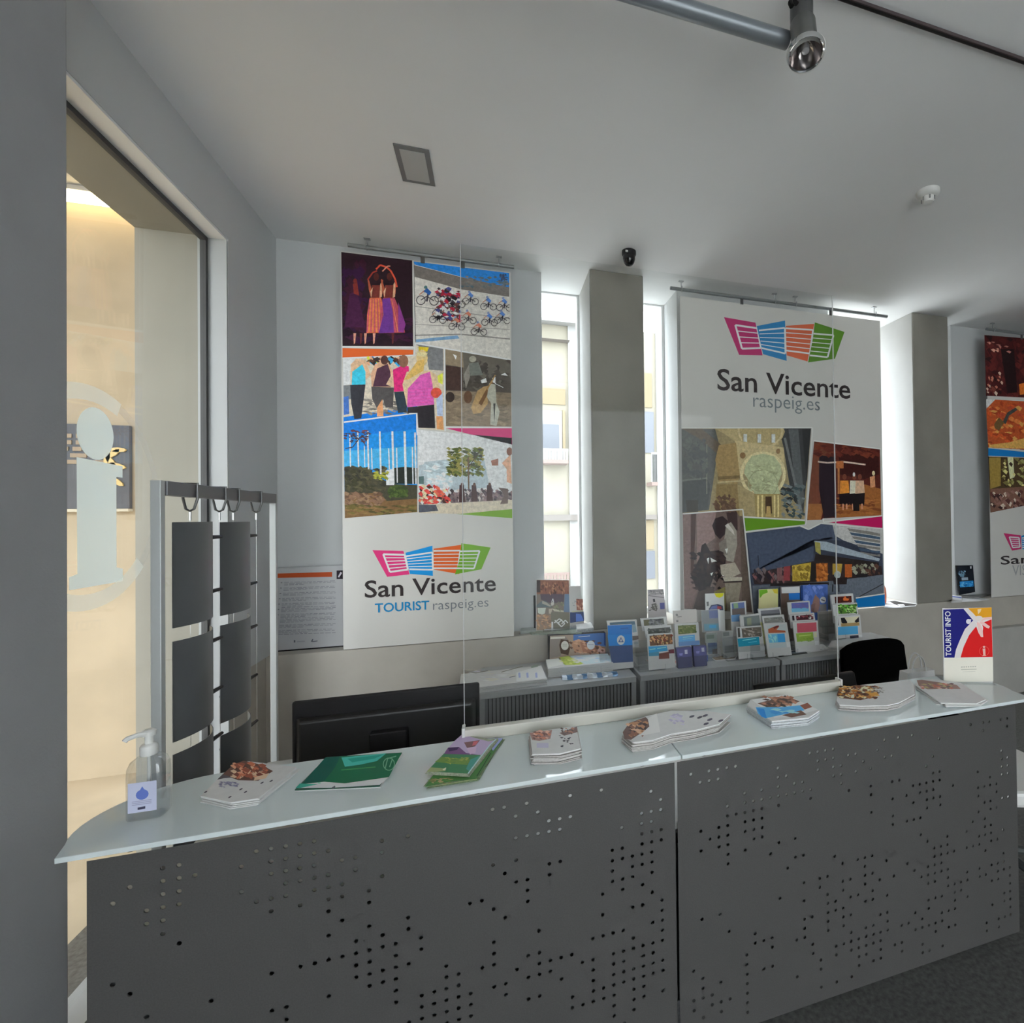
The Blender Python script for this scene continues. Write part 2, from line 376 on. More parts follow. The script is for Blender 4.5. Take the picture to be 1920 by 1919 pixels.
# outdoor alcove seen through the left window
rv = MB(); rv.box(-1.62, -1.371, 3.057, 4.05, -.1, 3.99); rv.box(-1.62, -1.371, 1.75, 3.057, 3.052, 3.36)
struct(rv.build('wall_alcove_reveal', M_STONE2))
al = struct(MB().box(-7, -1.62, 4.30, 4.5, -.1, 3.735).build('wall_alcove', M_STONE))
struct(MB().box(-7, -1.62, .6, 4.30, 3.80, 3.95).build('ceiling_alcove', M_CONC2))
struct(MB().box(-7, -6.8, -3, 4.3, -.02, 3.95).build('wall_alcove_light_block', M_STONE2))  # unseen wall added to keep daylight down in the alcove
struct(MB().box(-7, -1.6, -3, 4.3, -.12, -.02).build('floor_alcove', M_STONE))
lp = thing('strip_light', 'glowing warm strip light along the top of the stone wall outside', 'light', (-3.2, 4.26, 3.72))
MB().box(-4.6, -1.9, 4.20, 4.24, 3.735, 3.765).build('diffuser', M_WARM, lp)
MB().box(-4.6, -1.9, 4.19, 4.29, 3.766, 3.798).build('housing', M_ALU, lp)
pq = thing('plaque', 'dark plaque with raised lettering and a golden leaf emblem on the stone wall', 'plaque', (-2.8, 4.29, 1.73))
MB().box(-3.55, -2.294, 4.27, 4.299, 1.735, 2.283).build('board', mat('slate_plaque', (.10, .10, .11), .6, var=.1), pq)
tl = MB()
for r in range(10):
    x = -3.5
    z = 2.205-r*.042
    end = -2.40 if r < 5 else -2.62
    while x < end:
        w_ = random.uniform(.04, .12)
        tl.box(x, min(x+w_, end), 4.262, 4.27, z-.013, z+.013); x += w_+.022
tl_ = part(tl.build('lettering', mat('aged_bronze', (.36, .27, .18), .6), pq), 'raised bronze lettering rows'); tl_['kind'] = 'stuff'
lf = MB()
for k in range(9):
    a = k*.7; cx_, cz_ = -2.375+.028*math.cos(a*2.1), 2.12-k*.026
    lf.prism([(cx_+.045*math.cos(t)*math.cos(a)-.016*math.sin(t)*math.sin(a), 4.268, cz_+.045*math.cos(t)*math.sin(a)+.016*math.sin(t)*math.cos(a)) for t in [2*PI*i/8 for i in range(8)]], (0, -.012, 0))
part(lf.build('leaf_emblem', mat('gilded_metal', (.72, .50, .18), .4), pq), 'golden leaf emblem')
MB().box(-3.56, -2.29, 4.25, 4.299, 1.715, 1.733).build('ledge', mat('plaque_ledge', (.62, .55, .42), .7), pq)

# street and the house across it
struct(MB().box(-30, 40, -30, 40, -3.3, -3.2).build('street', M_STREET))
struct(MB().box(-8, 10, -7, -3.4, -3.19, -.02).build('pavement', M_CONC2))
struct(MB_REAR.build('exterior_rear', mat('pale_render', (.80, .79, .77), .9)))
bd = thing('apartment_house', 'pale yellow apartment house across the street seen through the back windows', 'building', (3, 14, -3.2))
zt = atY(1040, 606, 14).z
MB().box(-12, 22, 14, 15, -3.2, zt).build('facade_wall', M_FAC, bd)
def frect(px0, py0, px1, py1, name, m, d0=-.12, d1=.02):
    a = atY(px0, py0, 14); b = atY(px1, py1, 14)
    return MB().box(a.x, b.x, 14+d0, 14+d1, min(a.z, b.z), max(a.z, b.z)).build(name, m, bd)
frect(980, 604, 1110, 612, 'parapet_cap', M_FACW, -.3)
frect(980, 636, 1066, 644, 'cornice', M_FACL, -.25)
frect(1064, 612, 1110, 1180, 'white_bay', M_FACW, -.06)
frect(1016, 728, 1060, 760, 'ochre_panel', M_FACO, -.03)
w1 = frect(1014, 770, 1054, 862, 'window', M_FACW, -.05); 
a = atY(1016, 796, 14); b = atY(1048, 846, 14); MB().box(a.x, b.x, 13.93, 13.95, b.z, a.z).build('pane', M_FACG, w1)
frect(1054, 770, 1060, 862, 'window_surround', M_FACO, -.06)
def balcony(px0, px1, py0, py1, nb, m, depth=.5):
    a = atY(px0, py0, 14); b = atY(px1, py1, 14); z1, z0 = a.z, b.z
    o = MB().box(a.x, b.x, 14-depth, 14, z0-.10, z0).build('balcony', M_FACR, bd)
    r_ = MB(); r_.box(a.x, b.x, 14-depth, 14-depth+.05, z1-.06, z1); r_.build('rail', m, o)
    bb = MB()
    for i in range(nb):
        x = a.x+(b.x-a.x)*(i+.5)/nb; bb.box(x-.03, x+.03, 14-depth, 14-depth+.05, z0, z1-.06)
    bb.build('balusters', m, o)['kind'] = 'stuff'
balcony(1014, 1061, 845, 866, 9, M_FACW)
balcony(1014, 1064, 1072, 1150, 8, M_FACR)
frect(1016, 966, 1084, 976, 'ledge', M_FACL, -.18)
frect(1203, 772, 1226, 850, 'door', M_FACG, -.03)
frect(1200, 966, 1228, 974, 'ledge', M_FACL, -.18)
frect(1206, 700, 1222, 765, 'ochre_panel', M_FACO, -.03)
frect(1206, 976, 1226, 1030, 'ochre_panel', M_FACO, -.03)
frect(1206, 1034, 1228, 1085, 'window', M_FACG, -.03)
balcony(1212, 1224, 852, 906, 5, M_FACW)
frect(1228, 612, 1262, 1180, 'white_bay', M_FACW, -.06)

# ================================================================== CEILING FITTINGS
vt = thing('ceiling_panel_light', 'square recessed ceiling light panel with grey frame, switched off', 'light', (-.348, 2.703, H-.02))
MB().box(-.425, -.272, 2.566, 2.84, H-.006, H-.001).build('frame', mat('grey_trim', (.20, .20, .20), .5), vt, bevel=.002)
MB().box(-.402, -.295, 2.592, 2.814, H-.009, H-.0055).build('diffuser', mat('opal_diffuser', (.50, .50, .48), .4), vt)
cmx = thing('dome_camera', 'black dome security camera on the ceiling in front of the left pillar', 'camera', (.853, 3.2, H-.1))
MB().lathe([(.046, 0), (.046, -.02), (.042, -.028)], (.853, 3.2, H)).build('base', M_BLACK, cmx, smooth=True)
MB().lathe([(.040, -.028), (.040, -.05), (.034, -.072), (.022, -.088), (.006, -.094)], (.853, 3.2, H)).build('dome', mat('smoked_dome', (.01, .01, .011), .08), cmx, smooth=True)
MB().box(.818, .834, 3.150, 3.154, H-.030, H-.018).build('label_tag', M_WPLAST, cmx)
sd = thing('smoke_detector', 'round white smoke detector on the ceiling above the right pillar', 'smoke detector', (2.235, 2.15, H-.06))
MB().lathe([(.058, 0), (.058, -.012), (.05, -.024), (.034, -.03)], (2.235, 2.15, H)).build('base', M_WPLAST, sd, smooth=True)
MB().lathe([(.03, -.03), (.030, -.05), (.024, -.058), (.01, -.06)], (2.235, 2.15, H)).build('sensor_head', M_WPLAST, sd, smooth=True)
for k in range(6):
    a = k*PI/3; MB().box(2.235+.031*math.cos(a)-.003, 2.235+.031*math.cos(a)+.003, 2.15+.031*math.sin(a)-.003, 2.15+.031*math.sin(a)+.003, H-.05, H-.032).build('fin', mat('sensor_slot', (.3, .3, .3), .6), sd)
tr = thing('lighting_rail', 'round grey lighting rail hanging under the ceiling', 'rail', (0, 1.5, 3.25))
MB().cyl((-.9, 1.5, 3.256), (.965, 1.5, 3.256), .026, n=20).build('tube', mat('grey_painted_tube', (.24, .26, .28), .3, metal=.3), tr, smooth=True)
for x in (-.6, .1): MB().cyl((x, 1.5, 3.28), (x, 1.5, H), .006, n=8).build('hanger', M_ALU, tr)
sp = thing('spotlight', 'chrome ringed ceiling spotlight at the end of the grey rail', 'spotlight', (1.0, 1.43, 3.2))
ax = Vector((.02, .16, 1)).normalized(); c0 = atY(1511, 101, 1.42)
MB().lathe([(.036, .11), (.037, .16), (.037, H-.03-c0.z)], c0+Vector((-.002, .018, 0))).build('stem', mat('dark_grey_lamp_body', (.10, .10, .10), .35, metal=.3), sp, smooth=True)
MB().lathe([(.053, .010), (.046, .030), (.041, .05), (.041, .115), (.037, .122), (.02, .122)], c0, axis=ax, caps=False).build('lamp_head', mat('grey_lamp_head', (.16, .16, .15), .3, metal=.4), sp, smooth=True)
MB().lathe([(.053, -.002), (.0575, -.005), (.0605, .002), (.0600, .012), (.054, .016)], c0, axis=ax, n=36, caps=False).build('bezel', M_CHROME, sp, smooth=True)
MB().lathe([(.0535, .000), (.050, .008), (.041, .026), (.026, .042), (.012, .050), (.002, .051)], c0, axis=ax, n=36, caps=False).build('reflector', mat('faceted_reflector', (.42, .38, .37), .12, metal=1), sp, smooth=True)
MB().lathe([(.004, .004), (.012, .010), (.014, .022), (.010, .040), (.008, .050)], c0, axis=ax).build('bulb', mat('bulb_glass', (.6, .58, .58), .05, metal=.5), sp, smooth=True)
MB().tube([c0+Vector((-.030, .0, .155)), c0+Vector((-.055, -.005, .158)), c0+Vector((-.062, -.01, .140)), c0+Vector((-.058, -.012, .128))], .008).build('thumb_screw', M_BLACK, sp, smooth=True)
MB().lathe([(.050, .012), (.060, .016), (.064, .030), (.056, .038)], c0+Vector((.016, .018, .0)), axis=ax, caps=False).build('mounting_collar', M_WPLAST, sp, smooth=True)
tk = thing('ceiling_track', 'thin dark track crossing the ceiling at the upper right corner', 'track', (2, 1.407, H-.02))
MB().box(.2, 6, 1.400, 1.415, H-.012, H-.0005).build('channel', mat('dark_brown_track', (.07, .05, .05), .5), tk)
MB().box(.2, 6, 1.404, 1.411, H-.014, H-.0118).build('slot', M_BLACK, tk)

# ================================================================== RECEPTION COUNTER
ZT = .92
ctr = thing('reception_counter', 'long reception counter with frosted glass top and perforated charcoal steel front', 'counter', (.53, 1.6, 0))
XA, XB, XM = -.872, 1.925, .523
def perforated(x0, x1, z0, z1, y, seed):
    rnd = random.Random(seed); mb = MB(); p = .0300; nx = int((x1-x0)/p); nz = int((z1-z0)/p); px = (x1-x0)/nx; pz = (z1-z0)/nz
    gw, gh = nx//4+3, nz//4+3
    g = [[rnd.random() for _ in range(gh)] for _ in range(gw)]
    def dens(i, k):
        a, b = i/4, k/4; i0, k0 = int(a), int(b); fa, fb = a-i0, b-k0
        return (g[i0][k0]*(1-fa)+g[i0+1][k0]*fa)*(1-fb)+(g[i0][k0+1]*(1-fa)+g[i0+1][k0+1]*fa)*fb
    r = .0053; n = 10; t = .003
    for i in range(nx):
        for k in range(nz):
            cx, cz = x0+(i+.5)*px, z0+(k+.5)*pz; a, b = px/2, pz/2
            hole = 0 < i < nx-1 and 0 < k < nz-1 and rnd.random() < max(0, (dens(i, k)-.20)*1.2)
            c4 = [(cx-a, cz-b), (cx+a, cz-b), (cx+a, cz+b), (cx-a, cz+b)]
            if not hole:
                mb.quad(*[(x, y, z) for x, z in c4]); continue
            ci = [(cx+r*math.cos(2*PI*(j+.5)/n-PI*.75), cz+r*math.sin(2*PI*(j+.5)/n-PI*.75)) for j in range(n)]
            k0 = len(mb.v)
            mb.v += [Vector((x, y, z)) for x, z in c4] + [Vector((x, y, z)) for x, z in ci] + [Vector((x, y+t, z)) for x, z in ci]
            corner = [0]*n
            for j in range(n): corner[j] = int(((2*PI*(j+.5)/n) % (2*PI))/(PI/2)+.5) % 4
            fs = []
            for j in range(n):
                j2 = (j+1) % n
                if corner[j] == corner[j2]: fs.append((corner[j], 4+j2, 4+j))
                else: fs.append((corner[j], corner[j2], 4+j2, 4+j))
                fs.append((4+j, 4+j2, 4+n+j2, 4+n+j))
            for f in fs: mb.f.append([q+k0 for q in f]); mb.c.append(None)
    return mb
for i, (x0, x1) in enumerate(((XA, XM-.004), (XM+.004, XB))):
    part(perforated(x0, x1, .02, .893, 1.48, 11+i).build('front_panel', M_PERF, ctr), ('perforated left front panel', 'perforated right front panel')[i])
# glass top in two panes with rounded outer ends
yf, yb = 1.460, 1.798
def arc(cx, cy, rx, ry, a0, a1, k=14): return [(cx+rx*math.cos(math.radians(a0+(a1-a0)*i/k)), cy+ry*math.sin(math.radians(a0+(a1-a0)*i/k))) for i in range(k+1)]
left_end = [(-.915, yf)] + arc(-.74, 1.60, .212, .198, 205, 90)
right_end = arc(1.80, 1.62, .215, .178, 90, -25) + [(1.99, yf+.01), (1.95, yf)]
for nm, pts in (('left', left_end + [(XM+.010, yb), (XM+.010, yf)]), ('right', [(XM+.014, yf), (XM+.014, yb)] + right_end)):
    part(MB().prism([(x, y, ZT-.012) for x, y in pts[::-1]] if nm == 'x' else [(x, y, ZT-.012) for x, y in pts], (0, 0, .012)).build('glass_top', M_COUNTER, ctr, bevel=.0015), 'frosted pale green glass '+nm+' pane')
so = MB()
for x in (-.80, -.45, -.05, .42, .62, 1.05, 1.50, 1.85):
    for y in (1.50, 1.74): MB().cyl((x, y, .893), (x, y, ZT-.0125), .012, n=12).build('stand_off', M_CHROME, ctr, smooth=True)
# carcass: side legs, low worktop behind the front, inner shelf
for x in (XA+.02, XM, XB-.04): MB().box(x-.012, x+.012, 1.53, 1.80, 0, .674).build('side_panel', M_DKGREY, ctr)
part(MB().box(XA+.02, XB-.04, 1.50, 2.38, .675, .70).build('worktop', M_WORKTOP, ctr, bevel=.003), 'pale worktop behind the front')
MB().box(XA+.04, XB-.06, 1.55, 1.60, .10, .60).build('cable_tray', M_DKGREY, ctr)
for x in (-.70, .52, 1.75): MB().box(x-.02, x+.02, 2.28, 2.33, 0, .674).build('leg', M_ALUP, ctr)
# clear guard on a cream profile along the rear edge
gd = thing('sneeze_guard', 'clear glass sneeze guard in a long cream base profile on the counter', 'screen', (.62, 1.79, ZT))
part(MB().box(-.101, 1.352, 1.776, 1.806, ZT+.0005, ZT+.038).build('base_profile', M_CREAM, gd, bevel=.003), 'cream base profile')
for x in (-.105, 1.346): MB().box(x, x+.010, 1.772, 1.810, ZT+.0005, ZT+.046).build('end_cap', M_WPLAST, gd, bevel=.002)
for x in (-.0985, 1.3465): part(MB().box(x, x+.0022, 1.7878, 1.7932, ZT+.039, 2.55).build('glass_edge', veil('edge_highlight_film_%d' % (x > 0), (1, 1, 1), .55), gd), 'pale strip painting the edge highlight')  # whitish strips paint the bright glint along both glass edges
MB().box(-.096, 1.346, 1.788, 1.793, ZT+.036, 2.55).build('glass_sheet', M_SCREEN, gd)

# ================================================================== SCREENS, CHAIR AND SMALL THINGS BEHIND THE COUNTER
mo = thing('computer_monitor', 'wide black monitor seen from behind at the left of the counter', 'monitor', (-.36, 2.06, .70))
MB().box(-.667, -.058, 2.055, 2.075, .735, 1.022).build('bezel', M_BLACK, mo, bevel=.008)
MB().hexa([(-.64, 2.035, .74), (-.085, 2.035, .74), (-.070, 2.056, .735), (-.655, 2.056, .735)], [(-.64, 2.035, .955), (-.085, 2.035, .955), (-.070, 2.056, .968), (-.655, 2.056, .968)])  .build('back_cover', mat('black_back_cover', (.016, .015, .015), .35), mo, bevel=.006)
MB().box(-.42, -.30, 2.00, 2.036, .71, .90).build('stand', M_BLACK, mo, bevel=.004)
MB().box(-.48, -.24, 1.96, 2.14, .7005, .712).build('foot', M_BLACK, mo, bevel=.004)
MB().box(-.655, -.07, 2.0755, 2.077, .75, 1.010).build('display', mat('dark_display', (.01, .01, .012), .1), mo)
lt = thing('laptop', 'black laptop lid showing above the cream profile near the right guard end', 'laptop', (1.37, 2.05, .70))
MB().hexa([(1.10, 2.00, .72), (1.638, 2.00, .72), (1.638, 2.02, .72), (1.10, 2.02, .72)], [(1.10, 2.05, .885), (1.638, 2.05, .885), (1.638, 2.07, .885), (1.10, 2.07, .885)]).build('lid', M_BLACK, lt, bevel=.006)
MB().box(1.10, 1.638, 2.0, 2.30, .7005, .72).build('keyboard_base', M_BLACK, lt, bevel=.004)
part(MB().hexa([(1.545, 2.020, .74), (1.64, 2.020, .74), (1.64, 2.045, .74), (1.545, 2.045, .74)], [(1.545, 2.066, .884), (1.64, 2.066, .884), (1.64, 2.08, .884), (1.545, 2.08, .884)]).build('edge_plate', mat('dark_brown_plate', (.03, .018, .018), .4), lt), 'dark brown plate at the right edge')

def office_chair(x, y, rot, zb, name, label, shell, w=.47, group=None):
    t = thing(name, label, 'chair', (x, y, 0), group); t.rotation_euler = (0, 0, 0)
    c, s_ = math.cos(rot), math.sin(rot)
    def T(p): return (x+p[0]*c-p[1]*s_, y+p[0]*s_+p[1]*c, p[2])
    mb = MB(); nu, nv = 13, 8; half = w/2
    hb = zb-.36
    front = []; back = []
    for j in range(nv):
        v = j/(nv-1)
        for i in range(nu):
            u = -1+2*i/(nu-1); z = hb+.36*v
            ww = half*(1-.06*v); 
            zz = z-(.045*abs(u)**5 if v > .5 else 0)*v - (.02*u*u)*v
            bow = .05*u*u
            front.append(T((u*ww, bow+.03*v-.0, zz))); back.append(T((u*ww*.98, bow+.03*v+.045, zz-.004)))
    k = len(front); mb.v = [Vector(p) for p in front+back]
    for j in range(nv-1):
        for i in range(nu-1):
            a = j*nu+i; mb.f.append((a, a+1, a+nu+1, a+nu)); mb.f.append((k+a, k+a+nu, k+a+nu+1, k+a+1))
    rim = [i for i in range(nu)]+[j*nu+nu-1 for j in range(1, nv)]+[(nv-1)*nu+i for i in range(nu-2, -1, -1)]+[j*nu for j in range(nv-2, 0, -1)]
    for a, b in zip(rim, rim[1:]+rim[:1]): mb.f.append((a, k+a, k+b, b))
    mb.c = [None]*len(mb.f)
    mb.build('backrest', shell, t, smooth=True)
    st = MB(); st.prism([T((.24*math.copysign(abs(math.cos(a))**.6, math.cos(a)), -.23+.23*math.copysign(abs(math.sin(a))**.6, math.sin(a)), .42)) for a in [2*PI*i/24 for i in range(24)]], (0, 0, .065))
    st.build('seat', shell, t, bevel=.015)
    MB().tube([T((0, .06, hb+.12)), T((0, .10, hb-.02)), T((0, .08, .40)), T((0, -.1, .40))], .018).build('back_bracket', M_BLACK, t, smooth=True)
    MB().cyl(T((0, -.22, .11)), T((0, -.22, .418)), .025).build('gas_column', M_CHROME, t, smooth=True)
    for q in range(5):
        a = q*2*PI/5+.3; e = T((.28*math.cos(a), -.22+.28*math.sin(a), .075)); b0 = T((0, -.22, .11))
        lg = MB().cyl(b0, e, .022, .014, n=8).build('leg', M_DKGREY, t, smooth=True)
        ex = Vector(e); MB().cyl((ex.x-.018, ex.y, .028), (ex.x+.018, ex.y, .028), .028, n=14).build('caster', M_BLACK, lg, smooth=True)
    return t
office_chair(2.31, 2.62, .0, .845, 'office_chair', 'black padded office chair behind the counter beside the tourist info sign', M_BLACKF, w=.50)
office_chair(2.40, 1.70, -1.9, .80, 'visitor_chair', 'white chair on dark casters just past the right end of the counter', M_WPLAST, w=.42)

bag = thing('paper_bag', 'white paper bag with twisted handles standing behind the counter by the sign', 'bag', (1.93, 1.98, .70))
MB().hexa([(1.86, 1.93, .7005), (2.02, 1.93, .7005), (2.02, 2.03, .7005), (1.86, 2.03, .7005)], [(1.86, 1.955, .885), (2.02, 1.955, .885), (2.02, 2.005, .885), (1.86, 2.005, .885)]).build('sack', M_PAPER, bag)
for yy, dx in ((1.956, -.012), (2.004, .012)):
    MB().tube([(1.94+dx+.042*math.cos(a), yy, .875+.085*math.sin(a)) for a in [PI*i/12 for i in range(13)]], .0035, n=6).build('handle', M_PAPER, bag, smooth=True)
cup = thing('plastic_container', 'translucent frosted plastic container behind the right end of the counter', 'container', (2.17, 1.93, .70))
MB().lathe([(.034, .0005), (.038, .06), (.050, .27), (.048, .27), (.036, .06), (.032, .004)], (2.17, 1.93, .70)).build('shell', M_CLEARW, cup, smooth=True)
MB().lathe([(.0515, .262), (.0515, .274), (.0475, .274), (.0475, .262)], (2.17, 1.93, .70)).build('rim', M_CLEARW, cup, smooth=True)

# ================================================================== THINGS ON THE COUNTER
# sanitiser bottle
bt = thing('sanitiser_bottle', 'clear pump bottle of hand sanitiser at the left end of the counter', 'bottle', (-.822, 1.60, ZT))
bx, by = -.822, 1.60
def squarish(mb, prof, c, hw, hd, e=.35, n=32):
    vs = []; 
    for sc, h in prof: vs += [(c[0]+hw*sc*math.copysign(abs(math.cos(a))**e, math.cos(a)), c[1]+hd*sc*math.copysign(abs(math.sin(a))**e, math.sin(a)), c[2]+h) for a in [2*PI*i/n for i in range(n)]]
    fs = [(j*n+i, j*n+(i+1) % n, (j+1)*n+(i+1) % n, (j+1)*n+i) for j in range(len(prof)-1) for i in range(n)]
    fs += [tuple(range(n-1, -1, -1)), tuple(range((len(prof)-1)*n, len(prof)*n))]
    mb.add(vs, fs); return mb
squarish(MB(), [(.94, .001), (1, .006), (1, .105), (.97, .125), (.82, .140), (.5, .150), (.42, .152)], (bx, by, ZT), .037, .026).build('shell', glassmat('clear_bottle', (.96, .97, .975), .12, .05), bt, smooth=True)
squarish(MB(), [(.88, .003), (.93, .008), (.93, .092)], (bx, by, ZT), .037, .026).build('gel', glassmat('clear_gel', (.955, .965, .985), .02), bt, smooth=True)
MB().lathe([(.016, .150), (.017, .152), (.017, .172), (.014, .176), (.008, .178), (.008, .196), (.013, .197), (.014, .208), (.009, .212)], (bx, by, ZT)).build('pump', M_WPLAST, bt, smooth=True)
MB().tube([(bx+.008, by-.004, ZT+.204), (bx-.014, by-.016, ZT+.206), (bx-.030, by-.024, ZT+.202), (bx-.034, by-.026, ZT+.197)], .006).build('nozzle', M_WPLAST, bt, smooth=True)
MB().cyl((bx, by, ZT+.02), (bx, by, ZT+.15), .004, n=8).build('dip_tube', M_WPLAST, bt, smooth=True)
lb = Ink((bx, by-.0262, 0), (0, -1, 0), base=2e-4, k=1.5)
def XZ(ink, Y, pts, c): return ink.poly([(x, Y, z) for x, z in pts], c, raw=True)
YB = by-.0262
XZ(lb, YB, [(bx-.028, ZT+.022), (bx+.028, ZT+.022), (bx+.028, ZT+.094), (bx-.028, ZT+.094)], (168, 170, 190))
XZ(lb, YB, [(bx+.0125*math.cos(a), ZT+.064+.0125*math.sin(a)) for a in [2*PI*i/16 for i in range(16)]], (88, 105, 170))
XZ(lb, YB, [(bx-.009, ZT+.066), (bx+.009, ZT+.066), (bx, ZT+.084)], (88, 105, 170))
XZ(lb, YB, [(bx-.009, ZT+.028), (bx+.006, ZT+.029), (bx+.006, ZT+.035), (bx-.009, ZT+.034)], (60, 58, 80))
for q in range(3): XZ(lb, YB, [(bx-.02, ZT+.040+q*.004), (bx+.018, ZT+.040+q*.004), (bx+.018, ZT+.042+q*.004), (bx-.02, ZT+.042+q*.004)], (140, 140, 165))
lb.build('front_label', bt, M_PRINT)

UPN = Vector((0, 0, 1))
def flat(px, z): return [atZ(x, y, z) for x, y in px]
def sheetstack(name, label, cat, quad, z0, n, th, inks=(), zt=None, jitter=.004, group=None, edge=None, curl=0., cover=None, rot=.0, pagename='leaflet', k=1.5, seed=1):
    """pile of n flat pieces whose top face is the quad (given in photo pixels, flat on the surface z0)"""
    rnd = random.Random(seed); ztop = z0+n*th
    q = flat(quad, ztop); ctr_ = sum(q, Vector((0, 0, 0)))/len(q)
    t = thing(name, label, cat, (ctr_.x, ctr_.y, z0), group)
    for i in range(n):
        last = i == n-1
        a = 0 if last else rnd.uniform(-rot, rot); j = Vector((0, 0, 0)) if last else Vector((rnd.uniform(-jitter, jitter), rnd.uniform(-jitter, jitter), 0))
        ca, sa = math.cos(a), math.sin(a); zb = z0+i*th+(.0004 if i == 0 else 0)
        pts = []
        for p in q:
            d = p-ctr_; pts.append(Vector((ctr_.x+d.x*ca-d.y*sa, ctr_.y+d.x*sa+d.y*ca, zb))+j)
        mb = MB(); mb.prism(pts[::-1], (0, 0, th-(.0008 if not last else 0)))
        o = mb.build(pagename, (cover if (last and cover) else edge) or M_PAPER, t)
    ink = Ink((0, 0, ztop), UPN, k=k, base=2e-4)
    for f in inks: f(ink)
    if inks: ink.build('cover_print', t, M_PRINT)
    return t

# 1 food leaflets
ZF = (230, 1340, .17188)
def ink_food(I):
    I.t = ZF
    I.poly([(1090, 655), (1215, 545), (1320, 505), (1510, 550), (1640, 620), (1480, 725), (1260, 720)], (104, 74, 66))
    I.fleck(1200, 540, 1560, 690, [(186, 110, 82), (150, 84, 66), (206, 150, 120), (120, 66, 54), (222, 178, 150)], 60, 42, 26)
    I.poly([(1440, 690), (1600, 640), (1560, 700), (1430, 725)], (216, 178, 150))
    I.poly([(1030, 715), (1090, 655), (1200, 690), (1100, 700)], (88, 82, 86))
    I.fleck(1060, 740, 1250, 800, [(140, 138, 160), (120, 116, 140)], 40, 22, 6)
    for p in ((905, 850), (1170, 905), (1340, 850), (1290, 820), (1620, 730), (1520, 750)): I.oval(p[0], p[1], 22, 7, (70, 66, 78), n=8, rot=-.5)
food_q = zm(ZF, [(1040, 700), (1360, 510), (1900, 575), (1480, 915), (1180, 960), (850, 890)])
sheetstack('leaflet_pile', 'pile of white food leaflets with a seafood photo beside the sanitiser bottle', 'leaflets', food_q, ZT, 6, .0028, [ink_food], jitter=.007, rot=.03, edge=M_PAPER, seed=3)
# 2 green folder
ZG = (500, 1240, .22917)
def ink_green(I):
    I.t = ZG
    I.poly([(290, 1005), (480, 790), (620, 778), (1105, 752), (1000, 950), (640, 1000)], (22, 100, 68))
    I.poly([(290, 1005), (480, 790), (600, 782), (560, 870), (470, 985)], (14, 84, 72))
    I.poly([(612, 790), (980, 755), (900, 820), (760, 850), (640, 866)], (70, 178, 164))
    I.poly([(660, 800), (960, 765), (880, 800), (700, 830)], (36, 150, 132))
    I.line([(610, 893), (890, 868)], 7, (70, 150, 90))
    I.ring(1000, 845, 46, 7, (120, 170, 140), n=14, sy=1.1); I.line([(970, 880), (990, 800), (1060, 780)], 8, (120, 170, 140)); I.line([(1005, 870), (1030, 800)], 8, (120, 170, 140))
    I.poly([(290, 1010), (470, 990), (640, 1003), (1000, 952), (925, 1015), (545, 1040), (240, 1040)], (206, 210, 208))
    I.poly([(270, 1005), (420, 1010), (270, 1042), (235, 1042)], (62, 160, 140))
    I.line([(535, 1044), (560, 1028)], 14, (90, 90, 96)); I.oval(430, 1000, 14, 5, (120, 190, 160), n=8)
sheetstack('green_folder', 'green and turquoise folder with a white band lying open on the counter', 'folder', zm(ZG, [(230, 1052), (490, 786), (1108, 748), (925, 1020)]), ZT, 3, .0025, [ink_green], jitter=.003, rot=.01, edge=M_PAPER, cover=mat('green_cover', (.02, .10, .06), .3), pagename='sheet')
# 3 purple and green flyers: a lower fan and an upper stack
ZP = (780, 1360, .09375)
def ink_purple(I):
    I.t = ZP
    I.poly([(215, 930), (560, 570), (1290, 600), (1030, 970)], (64, 122, 82))
    I.poly([(560, 570), (640, 470), (760, 330), (920, 190), (1450, 330), (1600, 300), (1300, 600)], (178, 160, 190))
    I.poly([(590, 530), (640, 455), (860, 440), (1000, 560), (1250, 600), (560, 580)], (112, 76, 122))
    I.poly([(640, 455), (860, 440), (820, 500), (660, 530)], (62, 36, 84))
    I.poly([(960, 350), (1280, 305), (1180, 430), (1020, 460)], (120, 84, 88)); I.poly([(1150, 330), (1250, 320), (1200, 400), (1120, 420)], (190, 100, 110))
    I.poly([(1010, 470), (1210, 430), (1190, 560), (1080, 590)], (196, 170, 196))
    I.poly([(380, 740), (510, 640), (1090, 690), (1030, 800), (760, 780)], (108, 138, 66))
    I.fleck(500, 650, 1040, 780, [(130, 150, 60), (96, 130, 70), (150, 160, 80)], 26, 50, 18)
    I.poly([(1090, 690), (1290, 610), (1060, 930), (1000, 880)], (70, 140, 130))
    I.poly([(215, 935), (290, 850), (560, 870), (600, 920), (400, 940)], (150, 160, 112))
    I.poly([(530, 890), (600, 850), (600, 890), (560, 915)], (206, 214, 180))
    I.line([(1040, 975), (1480, 400), (1600, 290)], 20, (176, 200, 216))
def ink_purple2(I):
    I.t = ZP
    I.poly([(180, 1240), (360, 985), (1400, 560), (1740, 270), (1210, 1080), (700, 1130)], (70, 118, 62))
    I.fleck(300, 1060, 700, 1180, [(140, 120, 80), (90, 130, 66), (170, 150, 110)], 30, 60, 16)
    I.poly([(1440, 380), (1590, 260), (1740, 270), (1540, 520)], (150, 156, 200))
    I.line([(330, 1230), (1220, 1080)], 10, (170, 180, 130)); I.line([(1215, 1030), (1500, 560)], 14, (30, 50, 36))
